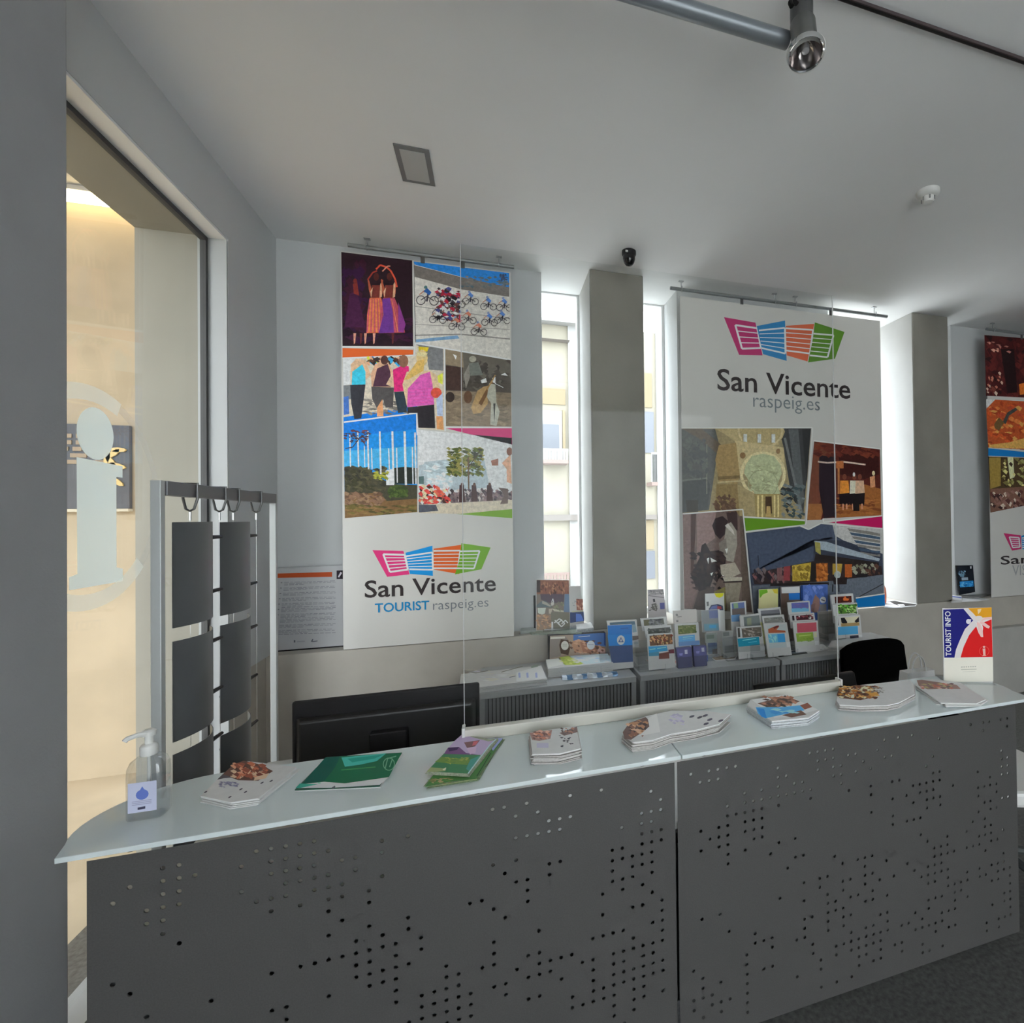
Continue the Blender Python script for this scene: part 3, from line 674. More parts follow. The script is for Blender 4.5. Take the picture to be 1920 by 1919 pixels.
sheetstack('flyer_fan', 'lower fan of green flyers sticking out under the purple and green flyers', 'flyers', zm(ZP, [(185, 1235), (360, 1000), (1500, 300), (1740, 275), (1215, 1080)]), ZT, 4, .0018, [ink_purple2], jitter=.005, rot=.05, edge=mat('green_edges', (.22, .30, .16), .6, var=.4, vscale=200), pagename='flyer', seed=5)
ztop_f = ZT+4*.0018+.0006
sheetstack('flyer_stack', 'purple topped green flyers stacked crookedly at the guard end', 'flyers', zm(ZP, [(215, 935), (700, 420), (920, 185), (1480, 290), (1640, 265), (1030, 985)]), ztop_f, 4, .0022, [ink_purple], jitter=.003, rot=.03, edge=mat('pale_green_edges', (.42, .46, .34), .6, var=.3, vscale=200), pagename='flyer', seed=6)
# 4 folded maps with food photo
ZH = (640, 1260, .34375)
def ink_maps(I):
    I.t = ZH; 
    I.poly([(1040, 372), (1028, 335), (1150, 318), (1140, 366), (1080, 378)], (150, 112, 104)); I.fleck(1050, 325, 1135, 370, [(186, 120, 96), (110, 76, 70), (206, 160, 140)], 30, 14, 8)
    I.poly([(1190, 335), (1285, 300), (1288, 330), (1215, 350)], (120, 92, 88)); I.fleck(1200, 310, 1280, 340, [(90, 70, 66), (170, 120, 100)], 16, 10, 6)
    I.rect(1066, 390, 1130, 416, (178, 174, 192)); I.fleck(1190, 350, 1260, 410, [(70, 64, 72)], 12, 9, 4)
    for p in ((1240, 366), (1215, 378), (1203, 408)): I.oval(p[0], p[1], 8, 5, (60, 56, 64), n=7)
sheetstack('folded_maps', 'thick stack of folded white maps with a food photo, center of the counter', 'maps', zm(ZH, [(1042, 450), (1028, 332), (1280, 296), (1305, 418), (1190, 446)]), ZT, 9, .0034, [ink_maps], jitter=.005, rot=.025, edge=M_PAGES, cover=M_PAPER, pagename='map', seed=8)
# 5 die-cut fan shaped leaflets
def ink_fan(I):
    I.t = ZH
    I.poly([(1535, 330), (1570, 280), (1660, 248), (1672, 260), (1680, 300), (1620, 345), (1580, 372), (1545, 366)], (98, 72, 64))
    I.fleck(1560, 270, 1665, 350, [(170, 120, 86), (60, 42, 40), (198, 160, 130), (130, 84, 64)], 46, 18, 10)
    I.poly([(1672, 255), (1720, 228), (1740, 330), (1620, 352), (1680, 300)], (224, 204, 202))
    I.fleck(1790, 235, 1860, 290, [(190, 184, 200), (172, 166, 186)], 18, 18, 7)
    for p in ((1912, 245), (1985, 240), (2010, 262), (2070, 268), (1955, 250), (1990, 285)): I.oval(p[0], p[1], 16, 6, (84, 80, 92), n=8, rot=-.3)
fan_q = [(1535, 340), (1560, 285), (1660, 243), (1800, 212), (1990, 214), (2120, 232), (2060, 285), (1930, 318), (1800, 338), (1700, 372), (1590, 385)]
sheetstack('shaped_leaflets', 'thick pile of shaped white leaflets with brown tips left of the glass joint', 'leaflets', zm(ZH, fan_q), ZT, 8, .0036, [ink_fan], jitter=.006, rot=.03, edge=M_PAGES, cover=M_PAPER, seed=9)
# 6 blue and white brochures
ZI = (1240, 1240, .35365)
def ink_blue(I):
    I.t = ZI
    I.poly([(478, 205), (660, 178), (830, 258), (680, 300), (600, 300)], (206, 208, 212))
    I.poly([(510, 225), (660, 185), (735, 215), (620, 245), (560, 245)], (106, 80, 72)); I.fleck(540, 190, 720, 240, [(150, 104, 84), (80, 66, 62), (176, 130, 110)], 40, 20, 8)
    I.poly([(500, 245), (640, 245), (735, 235), (760, 262), (640, 285), (550, 305), (512, 280)], (84, 158, 214))
    I.poly([(505, 250), (545, 255), (560, 305), (530, 295)], (44, 128, 200))
    I.poly([(735, 236), (775, 222), (800, 244), (760, 258)], (140, 90, 76)); I.poly([(640, 288), (740, 262), (770, 284), (690, 300)], (112, 84, 74))
    I.fleck(560, 256, 720, 280, [(150, 196, 232), (66, 140, 200)], 16, 24, 6)
sheetstack('blue_brochures', 'pile of blue and white brochures with brown photos on the counter', 'brochures', zm(ZI, [(455, 235), (472, 205), (665, 178), (838, 262), (780, 300), (585, 318)]), ZT, 8, .0034, [ink_blue], jitter=.004, rot=.02, edge=mat('white_blue_edges', (.62, .64, .66), .7, var=.15, vscale=180), cover=M_PAPER, pagename='brochure', seed=10)
# 7 brown tipped leaflets
ZJ = (1540, 1200, .10417)
def ink_brown(I):
    I.t = ZJ
    I.poly([(275, 1000), (300, 930), (420, 860), (620, 815), (840, 830), (1050, 960), (880, 1050), (700, 1090), (330, 1050)], (98, 62, 42))
    I.fleck(320, 850, 1000, 1050, [(160, 104, 56), (206, 160, 96), (74, 44, 34), (224, 200, 170), (120, 72, 44), (180, 120, 50)], 130, 60, 26)
    I.poly([(800, 940), (1000, 960), (1050, 1010), (900, 1020)], (200, 146, 66)); I.poly([(540, 1000), (590, 985), (590, 1050), (530, 1050)], (226, 214, 190))
    I.fleck(900, 860, 1120, 960, [(150, 142, 136), (120, 112, 108)], 40, 26, 8)
sheetstack('brown_leaflets', 'pile of white leaflets with toasted brown food tips near the right guard end', 'leaflets', zm(ZJ, [(275, 1090), (300, 930), (420, 850), (850, 800), (1600, 725), (1660, 800), (1680, 980), (1400, 1130), (1180, 1180), (700, 1190), (330, 1170)]), ZT, 6, .0038, [ink_brown], jitter=.006, rot=.02, edge=M_PAGES, cover=M_PAPER, seed=12)
# 8 loose fan of white leaflets by the sign
ZK = (1560, 1180, .18698)
def ink_loose(I):
    I.t = ZK
    I.poly([(850, 515), (900, 510), (1250, 560), (1290, 600), (1080, 600), (960, 605), (870, 570)], (140, 112, 104))
    I.fleck(900, 548, 1200, 596, [(176, 110, 96), (110, 88, 88), (166, 150, 110), (200, 170, 160)], 50, 28, 9)
sheetstack('loose_leaflets', 'loose fan of white leaflets with pinkish tips in front of the tourist info sign', 'leaflets', zm(ZK, [(850, 570), (850, 515), (1000, 500), (1290, 540), (1540, 705), (1450, 745), (1090, 740)]), ZT, 4, .0034, [ink_loose], jitter=.012, rot=.12, edge=M_PAPER, seed=14)

# tourist info sign: folded white card with printed front
sg = thing('tourist_info_sign', 'blue, red and yellow tourist info sign card on the counter', 'sign', (1.925, 1.70, ZT))
s0, s1 = atZ(1769.5, 1279, ZT), atZ(1861.5, 1281.5, ZT)
ud = (s1-s0); ud.z = 0; nrm = Vector((ud.y, -ud.x, 0)).normalized(); 
top0 = onplane(1768, 1141, s0, nrm); zt_s = top0.z
bk = -nrm*.003
f0, f1 = Vector((s0.x, s0.y, ZT+.0005)), Vector((s1.x, s1.y, ZT+.0005))
MB().prism([f0, f1, Vector((f1.x, f1.y, zt_s)), Vector((f0.x, f0.y, zt_s))], bk).build('card', M_WPLAST, sg)
MB().prism([f0-nrm*.004, f1-nrm*.004, f1-nrm*.09, f0-nrm*.09], (0, 0, .002)).build('foot', M_ACRYL, sg)
MB().prism([f0+nrm*.03, f1+nrm*.03, f1+nrm*.0005, f0+nrm*.0005], (0, 0, .002)).build('front_lip', M_ACRYL, sg)
I = Ink(s0, nrm, k=1.2); I.t = (1760, 1130, .0834)
I.poly([(100, 140), (1190, 110), (1215, 1225), (118, 1245)], (226, 214, 210))
I.poly([(100, 160), (560, 145), (780, 400), (590, 600), (470, 860), (390, 1060), (355, 1243), (125, 1243)], (8, 8, 110))
I.poly([(650, 130), (1190, 112), (1192, 330), (960, 345), (850, 330), (760, 230)], (216, 150, 16))
I.poly([(840, 530), (900, 700), (980, 720), (1000, 560), (960, 470), (1190, 380), (1212, 1225), (490, 1238), (560, 1000), (680, 740)], (206, 8, 10))
I.poly([(600, 610), (790, 400), (860, 520), (690, 720), (560, 1000), (480, 1243), (365, 1243), (400, 1060), (480, 850)], (214, 206, 204))
I.poly([(850, 430), (930, 470), (990, 640), (1000, 780), (950, 780), (900, 690)], (232, 186, 180)); I.poly([(920, 430), (1000, 430), (1150, 540), (1130, 585), (1080, 575), (940, 480)], (232, 186, 180))
I.poly([(940, 390), (1060, 335), (1192, 325), (1192, 375), (1060, 385), (960, 425)], (232, 186, 180)); I.poly([(560, 150), (660, 130), (880, 370), (860, 470), (770, 400)], (214, 206, 208))
I.oval(670, 430, 55, 58, (214, 208, 216)); I.poly([(640, 385), (735, 378), (700, 470)], (214, 208, 216))
I.oval(900, 360, 90, 60, (218, 206, 200)); I.poly([(870, 160), (960, 145), (940, 210), (885, 265)], (230, 200, 150))
I.ring(1022, 1095, 108, 8, (232, 90, 80), n=20); I.poly([(985, 1040), (1045, 1035), (1050, 1180), (1070, 1200), (975, 1205), (1000, 1180)], (244, 168, 158)); I.oval(1018, 1000, 26, 24, (244, 168, 158))
I.poly([(118, 1250), (1215, 1228), (1225, 1775), (125, 1795)], (222, 217, 204))
for q in range(7): I.poly([(505+q*50, 1440-q*2), (535+q*50, 1438-q*2), (535+q*50, 1465-q*2), (505+q*50, 1467-q*2)], (176, 172, 160))
I.line([(500, 1508), (850, 1498)], 14, (176, 172, 158)); I.line([(530, 1560), (820, 1550)], 10, (200, 196, 184))
I.build('printed_front', sg, M_PRINT)
a_ = onplane(1760+278*.0834, 1130+1205*.0834, s0, nrm); b_ = onplane(1760+262*.0834, 1130+200*.0834, s0, nrm)
uu = Vector((0, 0, 1)); vv = -(ud.normalized())
lettering('TOURIST INFO', a_, uu, vv, nrm, (b_-a_).length, (214, 214, 236), sg, bold=.012, k=1.5, height=abs((onplane(1760+278*.0834, 1160, s0, nrm)-onplane(1760+155*.0834, 1160, s0, nrm)).length), name='lettering', lift=.0016, m=M_PRINT)

# ================================================================== HANGING LEAFLET RACK BY THE LEFT WINDOW
RA, RB = Vector((-.985, 1.95, 0)), Vector((-1.04, 3.0, 0))
rk = thing('leaflet_rack', 'silver standing frame with two hanging columns of curved grey sheets by the left window', 'rack', (-1.02, 2.47, 0))
rd = (RB-RA).normalized(); rn = Vector((rd.y, -rd.x, 0)); ZR = 1.775
def rbox(mb, c, l0, l1, w, z0, z1):
    p = [c+rd*l0-rn*w, c+rd*l1-rn*w, c+rd*l1+rn*w, c+rd*l0+rn*w]
    return mb.hexa([(q.x, q.y, z0) for q in p], [(q.x, q.y, z1) for q in p])
LR = (RB-RA).length
for l in (0, LR-.03): rbox(MB(), RA, l, l+.026, .013, .021, ZR).build('post', M_ALUP, rk, bevel=.002)
rbox(MB(), RA, .03, LR-.03, .017, ZR-.045, ZR).build('top_bar', mat('grey_steel_bar', (.20, .20, .21), .4, metal=.4), rk, bevel=.002)
for l in (0, LR-.03): rbox(MB(), RA, l-.01, l+.04, .20, 0.0005, .02).build('foot', M_ALUP, rk, bevel=.002)
rbox(MB(), RA, .03, LR-.03, .015, .12, .15).build('lower_bar', M_ALUP, rk)
def rl(px, py):                                  # distance along the rack for a pixel
    p = onplane(px, py, RA, rn); return (p-RA).dot(rd), p.z
cols = ((325, 397.5), (412.5, 468))
for ci, (xa, xb) in enumerate(cols):
    la, lb_ = rl(xa, 985)[0], rl(xb, 985)[0]
    def sheet_right(lb):                         # how far right the curved sheet shows
        m_ = 0
        for i in range(13):
            v = RA+rd*(la+(lb-la)*i/12)+rn*(.042*(4*(i/12)*(1-i/12))-.004)+Vector((0, 0, 1.6))-EYE
            m_ = max(m_, CX+F_PX*v.dot(RGT)/v.dot(_f))
        return m_
    while sheet_right(lb_) > xb: lb_ -= .004
    hooks = (rl(356, 930)[0], rl(411, 930)[0]) if ci == 0 else (rl(437, 930)[0], rl(480, 930)[0])
    for l in hooks:
        c = RA+rd*l; hk = MB()
        for z in (ZR+.001,): pass
        hk.tube([c+rn*.019*a+Vector((0, 0, z)) for a, z in ((-1, ZR-.048), (-1.1, ZR+.003), (1.1, ZR+.003), (1.1, ZR-.05), (.6, ZR-.085), (0, ZR-.092), (-.6, ZR-.085), (-1, ZR-.048))], .004, n=6)
        hb_ = hk.build('hook', M_DKMET, rk, smooth=True)
        MB().cyl(c+Vector((0, 0, ZR-.095)), c+Vector((0, 0, ZR-.125)), .0045, n=8).build('ferrule', M_ALU, hb_, smooth=True)
        MB().cyl(c+Vector((0, 0, .16)), c+Vector((0, 0, ZR-.125)), .0010, n=5).build('cable', M_ALU, rk)
    zt0 = rl((xa+xb)/2, 979)[1]
    bot = (1171, 1380) if ci == 0 else (1148, 1345)
    gap = (1196, 1403) if ci == 0 else (1166, 1368)
    zs = [zt0, rl(xa, bot[0]+8)[1], rl(xa, gap[0]+8)[1], rl(xa, bot[1]+14)[1], rl(xa, gap[1]+14)[1], .75]
    zs2 = [(zs[0], zs[1]), (zs[2], zs[3]), (zs[4], zs[4]-(zs[2]-zs[3]))]
    for z1_, z0_ in zs2:
        g = MB(); k = 12
        for e in (0, .003):
            for zz in (z0_, z1_):
                g.v += [RA+rd*(la+(lb_-la)*i/k)+rn*(.042*(4*(i/k)*(1-i/k))-.004+e)+Vector((0, 0, zz)) for i in range(k+1)]
        n_ = k+1
        for i in range(k):
            g.f += [(i, i+1, n_+i+1, n_+i), (2*n_+i, 3*n_+i, 3*n_+i+1, 2*n_+i+1), (i, 2*n_+i, 2*n_+i+1, i+1), (n_+i, n_+i+1, 3*n_+i+1, 3*n_+i)]
        g.f += [(0, n_, 3*n_, 2*n_), (k, 2*n_+k, 3*n_+k, n_+k)]; g.c = [None]*len(g.f)
        hs = g.build('holder_sheet', M_GREYP, rk, smooth=True)
        for l, s_ in ((lb_, 1), (la+.06, 0)):
            for zz in (z1_-.17*(z1_-z0_)-.0, z0_+.25*(z1_-z0_)):
                c = RA+rd*l+rn*.02+Vector((0, 0, zz))
                MB().cyl(c-rd*.025+rn*(-.016 if s_ else -.03), c+rd*(.055 if s_ else .03)+rn*(-.008 if s_ else -.03), .0085, .006, n=10).build('clip', M_BLACK, hs, smooth=True)

# ================================================================== NOTICE BOARD AND BANNERS ON THE BACK WALL
YN = 3.60
nb_ = thing('notice_board', 'white printed notice with an orange heading bar leaning on the ledge left of the banner', 'notice', (-1.05, YN, .86))
q = [atY(x, y, YN) for x, y in ((517, 1063), (652, 1062), (648, 1204), (512, 1213))]
zb_ = .8605; dz = zb_-min(q[2].z, q[3].z); 
x0n, x1n, ztn = -1.235, atY(650, 1062, YN).x, atY(580, 1063, YN).z
MB().box(x0n, x1n, YN, YN+.006, zb_+.006, ztn).build('panel', mat('notice_white', (.52, .52, .53), .6), nb_)
MB().box(x0n, x1n, YN-.003, YN+.012, zb_, zb_+.007).build('base_rail', M_BLACK, nb_)
I = Ink((0, YN, 0), (0, -1, 0), k=1.9); I.t = (500, 1040, .099)
I.poly([(195, 362), (1240, 332), (1240, 425), (195, 445)], (146, 62, 30))
I.poly([(1325, 305), (1475, 300), (1475, 465), (1325, 468)], (30, 26, 34)); I.poly([(1350, 420), (1400, 330), (1430, 350), (1370, 440)], (170, 166, 176))
for r in range(10):
    y = 540+r*101; x0 = 300-r*11
    I.oval(x0-18, y-4, 20, 9, (92, 92, 96), n=6)
    for w_ in range(3 if r not in (4, 6, 9) else 4):
        xx = x0+30; yy = y-14+w_*24
        while xx < 1300-r*5:
            L = random.uniform(40, 120); I.poly([(xx, yy-(xx-x0)*.03), (min(xx+L, 1310), yy-(xx+L-x0)*.03), (min(xx+L, 1310), yy+11-(xx+L-x0)*.03), (xx, yy+11-(xx-x0)*.03)], random.choice([(112, 112, 116), (120, 120, 124), (104, 104, 110)])); xx += L+22
            if w_ == 2 and xx > 700: break
I.rect(520, 1620, 550, 1665, (84, 84, 92)); I.line([(580, 1650), (730, 1640)], 24, (128, 128, 132)); I.line([(850, 1650), (880, 1600), (870, 1650), (970, 1635)], 16, (84, 84, 92))
I.build('printed_text', nb_)

def rail(name, label, xa, xb, z, y, hooks, tabs):
    t = thing(name, label, 'rail', ((xa+xb)/2, y, z))
    MB().cyl((xa, y, z), (xb, y, z-.004), .0125, n=14).build('tube', mat('grey_rail_tube', (.26, .27, .27), .35, metal=.3), t, smooth=True)
    for x in hooks: MB().box(x-.018, x+.018, y+.002, y+.022, H-.006, H-.0008).build('ceiling_plate', M_ALU, t)
    for x in hooks: MB().tube([(x, y+.012, H-.009), (x, y+.014, z+.035), (x+.006, y+.016, z), (x, y, z-.017), (x-.004, y-.016, z), (x-.002, y-.010, z+.02)], .004, n=6).build('hook', M_ALU, t, smooth=True)
    for x in tabs: MB().box(x-.012, x+.012, y-.004, y-.0008, z-.055, z-.011).build('banner_clip', M_DKMET, t)
    return t
YBN = 3.488
def bx_(px, py=520): return atY(px, py, YBN).x
rail('banner_rail', 'short grey rail hooked to the ceiling above the left photo banner', -.826, .142, 3.305, YBN, (bx_(688), bx_(936)), (bx_(793), bx_(868)))
rail('banner_rail', 'wide grey rail hooked to the ceiling above the middle banner', 1.238, 3.165, 3.297, YBN, (bx_(1278), bx_(1453), bx_(1492), bx_(1640)), (bx_(1390), bx_(1556)))
rail('banner_rail', 'grey rail above the right banner cut by the picture edge', 4.27, 5.6, 3.297, YBN, (4.36, 5.4), (4.7, 5.2))
def banner(name, label, x0, x1, z0, z1):
    t = thing(name, label, 'banner', ((x0+x1)/2, YBN, z0))
    MB().box(x0, x1, YBN, YBN+.003, z0, z1).build('cloth', mat('white_banner_cloth', (.73, .705, .66), .7, var=.02, vscale=2), t)
    return t
def logo(I, P4, wcol=(226, 222, 220)):
    # four slanted panels with white window lines; P4: list of (outline, colour, inner frame quad)
    for out, c, fr, nl, wd in P4:
        I.poly(out, c)
        a, b, c2, d = fr                          # TL TR BR BL of the white lined window
        for e0, e1 in ((a, b), (d, c2)) + (((a, d),) if nl[1] else ()) + (((b, c2),) if nl[2] else ()): I.line([e0, e1], wd*1.9, wcol)
        for q in range(1, nl[0]):
            f = q/nl[0]; I.line([(a[0]+(d[0]-a[0])*f, a[1]+(d[1]-a[1])*f), (b[0]+(c2[0]-b[0])*f, b[1]+(c2[1]-b[1])*f)], wd, wcol)
PK, BLU, ORG, GRN = (178, 44, 98), (18, 118, 176), (196, 82, 36), (92, 136, 32)
NB = Vector((0, -1, 0)); UX = Vector((1, 0, 0)); UZ = Vector((0, 0, 1))
def words(body, px, pz, p1, c, parent, bold, hpx=None, k=1.9):
    a = atY(px, pz, YBN); b = atY(p1, pz, YBN)
    h = abs(atY(px, pz-hpx, YBN).z-a.z) if hpx else None
    return lettering(body, a, UX, UZ, NB, b.x-a.x, c, parent, bold=bold, height=h, k=k)

# ---- left banner
b1 = banner('photo_banner', 'left banner with six event photos above the San Vicente tourist lettering', -.864, .120, .8665, 3.262)
K1 = 1.95
def photo(name, parent, fn, k=None, label=None):
    k = k or (K1 if parent is b1 else 1.5)
    I = Ink((0, YBN, 0), NB, k=k, base=4e-4); fn(I); o = I.build(name, parent, M_PHOTO if name == 'photo_print' else None)
    if label: o['label'] = label
    return o
Z4, Z5 = (620, 440, .19802), (620, 800, .22932)
def ph_dance(I):
    I.t = Z4; I.clip = [(100, 165), (772, 245), (780, 1058), (112, 1055)]; I.poly([(100, 165), (772, 245), (780, 1058), (112, 1055)], (34, 18, 26))
    I.fleck(120, 760, 760, 1030, [(40, 16, 44), (28, 14, 24), (52, 20, 44)], 60, 60, 30); I.fleck(115, 220, 330, 900, [(50, 18, 34), (44, 16, 48)], 50, 40, 50)
    I.poly([(180, 560), (250, 540), (330, 880), (130, 880)], (58, 22, 52)); I.poly([(210, 470), (250, 440), (270, 580), (220, 560)], (110, 40, 34)); I.oval(232, 440, 18, 24, (96, 34, 30))
    for dx, sk, hi in ((0, (190, 88, 58), (226, 116, 70)), (125, (150, 62, 72), (206, 104, 80))):
        I.poly([(350+dx, 430), (360+dx, 420), (395+dx, 540), (470+dx, 540), (485+dx, 430), (497+dx, 430), (490+dx, 560), (465+dx, 620), (385+dx, 620), (362+dx, 520)], (150, 74, 52))
        I.poly([(390+dx, 480), (470+dx, 480), (480+dx, 600), (380+dx, 600)], (96, 40, 34)); I.oval(432+dx, 400, 26, 38, (70, 30, 26))
        I.poly([(375+dx, 540), (400+dx, 500), (385+dx, 600)], (220, 150, 120)); I.poly([(470+dx, 470), (490+dx, 440), (485+dx, 590), (462+dx, 600)], (214, 140, 110))
        I.poly([(370+dx, 600), (480+dx, 600), (500+dx+40*(dx > 0), 740), (480+dx+100*(dx > 0), 930), (340+dx, 935), (345+dx, 760)], sk)
        for q in range(9):
            x = 365+dx+q*12; I.poly([(x, 610), (x+7, 610), (x+q*(6+6*(dx > 0))-26+12, 925), (x+q*(6+6*(dx > 0))-26, 925)], hi if q % 2 else (164, 70, 90))
    I.poly([(490, 610), (560, 600), (590, 740), (600, 930), (455, 935), (500, 760)], (92, 46, 120)); I.poly([(640, 640), (710, 850), (690, 930), (640, 920)], (118, 50, 118))
    I.line([(430, 330), (470, 290), (530, 310), (570, 345), (610, 420), (628, 500)], 16, (196, 70, 50)); I.line([(350, 430), (400, 360), (440, 345)], 14, (140, 50, 40)); I.line([(490, 350), (540, 300), (565, 300)], 12, (230, 120, 100))
    for x in (228, 330, 412, 590, 288): I.poly([(x-12, 935), (x+14, 935), (x+4, 1030), (x-8, 1040)], (190, 130, 110) if x in (228, 412, 330) else (90, 40, 40))
photo('photo_print', b1, ph_dance, label='photo of dancers in orange and purple skirts')
def ph_bike(I):
    I.t = Z4; I.clip = [(785, 255), (1690, 365), (1700, 1180), (800, 1020)]; I.poly([(785, 255), (1690, 365), (1700, 1180), (800, 1020)], (176, 172, 166))
    I.poly([(785, 255), (1690, 365), (1690, 520), (795, 285)], (34, 108, 176)); I.poly([(790, 290), (1200, 395), (1690, 500), (1690, 590), (1240, 520), (795, 400)], (98, 92, 88))
    I.fleck(1230, 400, 1680, 500, [(88, 92, 92), (104, 98, 92), (70, 86, 96)], 50, 26, 12); I.fleck(1590, 380, 1670, 440, [(58, 74, 100), (50, 60, 84)], 30, 14, 12)
    I.line([(800, 680), (1700, 800)], 7, (130, 126, 122)); I.line([(800, 850), (1700, 900)], 7, (140, 134, 130)); I.line([(800, 955), (1230, 945), (1700, 990)], 12, (120, 116, 112))
    I.poly([(805, 995), (1200, 955), (1220, 985), (1000, 1005), (810, 1022)], (98, 130, 160))
    def rider(x, y, s, c1, c2):
        I.ring(x-45*s, y+50*s, 34*s, 7*s, (60, 56, 58), n=10); I.ring(x+55*s, y+55*s, 34*s, 7*s, (60, 56, 58), n=10)
        I.line([(x-45*s, y+50*s), (x, y+20*s), (x+55*s, y+55*s)], 8*s, (70, 64, 66)); I.line([(x+10*s, y), (x, y+60*s)], 14*s, (50, 46, 54))
        I.poly([(x-34*s, y-16*s), (x+4*s, y-42*s), (x+36*s, y-10*s), (x+20*s, y+14*s), (x-8*s, y-8*s)], c1); I.oval(x-8*s, y-48*s, 14*s, 13*s, c2, n=8)
        I.line([(x-20*s, y-20*s), (x-56*s, y+8*s)], 8*s, (150, 104, 84))
    rider(910, 560, 1.25, (40, 80, 140), (60, 90, 90)); 
    for x, y, c in ((1060, 560, (120, 40, 50)), (1130, 590, (90, 40, 60)), (1190, 610, (60, 44, 70)), (1090, 650, (150, 30, 50)), (1040, 700, (160, 34, 60)), (1010, 760, (96, 30, 44)), (1110, 730, (180, 176, 170)), (1150, 660, (60, 50, 58))): rider(x, y, .95, c, (200, 190, 180))
    I.fleck(1010, 520, 1230, 820, [(40, 34, 40), (150, 36, 56), (210, 204, 198), (84, 50, 50), (60, 64, 110)], 110, 26, 18)
    for x, y in ((1320, 590), (1490, 640), (1640, 650), (1500, 790), (1620, 770), (1300, 770), (1190, 830), (1400, 880)): rider(x, y, .9, (70, 104, 160) if x > 1310 and y < 800 else (170, 104, 84), (110, 120, 150))
photo('photo_print', b1, ph_bike, label='photo of a group of racing cyclists')
def ph_run(I):
    I.t = Z4; I.clip = [(118, 1170), (808, 1040), (1070, 1075), (1080, 1860), (825, 1838), (125, 1770)]; I.poly([(118, 1170), (800, 1135), (808, 1040), (1070, 1075), (1080, 1860), (825, 1835), (818, 1690), (125, 1770)], (176, 166, 150))
    I.poly([(118, 1170), (240, 1165), (180, 1300), (190, 1420), (118, 1430)], (196, 196, 192)); I.poly([(118, 1430), (190, 1425), (200, 1560), (122, 1560)], (104, 106, 108))
    I.poly([(808, 1040), (1065, 1075), (1068, 1290), (930, 1280), (900, 1100)], (104, 104, 106)); I.poly([(830, 1060), (930, 1070), (915, 1110), (835, 1105)], (190, 160, 40))
    I.fleck(350, 1165, 680, 1230, [(50, 140, 190), (180, 190, 60), (80, 50, 40), (190, 140, 110), (44, 36, 34)], 50, 34, 24)
    I.fleck(300, 1560, 760, 1700, [(120, 112, 104), (150, 140, 128), (96, 90, 84)], 60, 40, 12)
    I.poly([(190, 1230), (240, 1180), (330, 1190), (380, 1330), (340, 1370), (200, 1360)], (206, 150, 120)); I.poly([(205, 1300), (300, 1230), (330, 1300), (330, 1425), (200, 1425)], (52, 160, 200)); I.poly([(185, 1425), (330, 1420), (290, 1740), (225, 1750), (195, 1600)], (44, 44, 50))
    I.poly([(380, 1320), (420, 1230), (470, 1200), (540, 1200), (590, 1300), (570, 1450), (390, 1450)], (196, 144, 116)); I.poly([(440, 1270), (540, 1225), (565, 1300), (575, 1440), (400, 1440)], (66, 40, 54)); I.poly([(385, 1440), (600, 1450), (590, 1640), (520, 1640), (500, 1560), (440, 1650), (395, 1560)], (70, 66, 66)); I.poly([(440, 1640), (490, 1560), (500, 1720), (440, 1725)], (196, 130, 90))
    I.poly([(590, 1280), (680, 1240), (740, 1250), (740, 1480), (600, 1490)], (196, 38, 100)); I.poly([(525, 1420), (590, 1300), (600, 1450)], (208, 156, 128)); I.poly([(600, 1490), (730, 1485), (720, 1680), (640, 1690)], (40, 50, 58)); I.oval(690, 1200, 46, 60, (120, 84, 66)); I.oval(510, 1190, 36, 44, (70, 44, 40))
    I.poly([(680, 1420), (720, 1300), (850, 1290), (940, 1290), (1000, 1330), (1060, 1530), (960, 1560), (720, 1620)], (214, 160, 128)); I.poly([(730, 1460), (850, 1330), (940, 1300), (965, 1420), (980, 1610), (725, 1635)], (200, 80, 148))
    for q in range(5): I.line([(740, 1480+q*30), (970, 1455+q*32)], 5, (184, 66, 132))
    I.oval(865, 1170, 54, 80, (206, 160, 110)); I.poly([(690, 1380), (820, 1200), (890, 1180), (880, 1290), (740, 1370)], (204, 150, 84)); I.poly([(815, 1110), (920, 1120), (900, 1160), (820, 1150)], (190, 170, 130))
    I.poly([(725, 1640), (980, 1610), (990, 1835), (830, 1830), (822, 1690), (730, 1690)], (38, 34, 38)); I.oval(1000, 1500, 52, 50, (190, 70, 56)); I.poly([(1000, 1560), (1060, 1500), (1065, 1740), (1010, 1720)], (150, 160, 180)); I.poly([(1000, 1720), (1060, 1720), (1070, 1850), (1005, 1840)], (200, 130, 84)); I.poly([(1010, 1340), (1062, 1310), (1060, 1420), (1020, 1400)], (190, 190, 70)); I.poly([(122, 1540), (170, 1530), (175, 1700), (125, 1710)], (60, 96, 160))
photo('photo_print', b1, ph_run, label='photo of runners seen from behind, pink top in front')
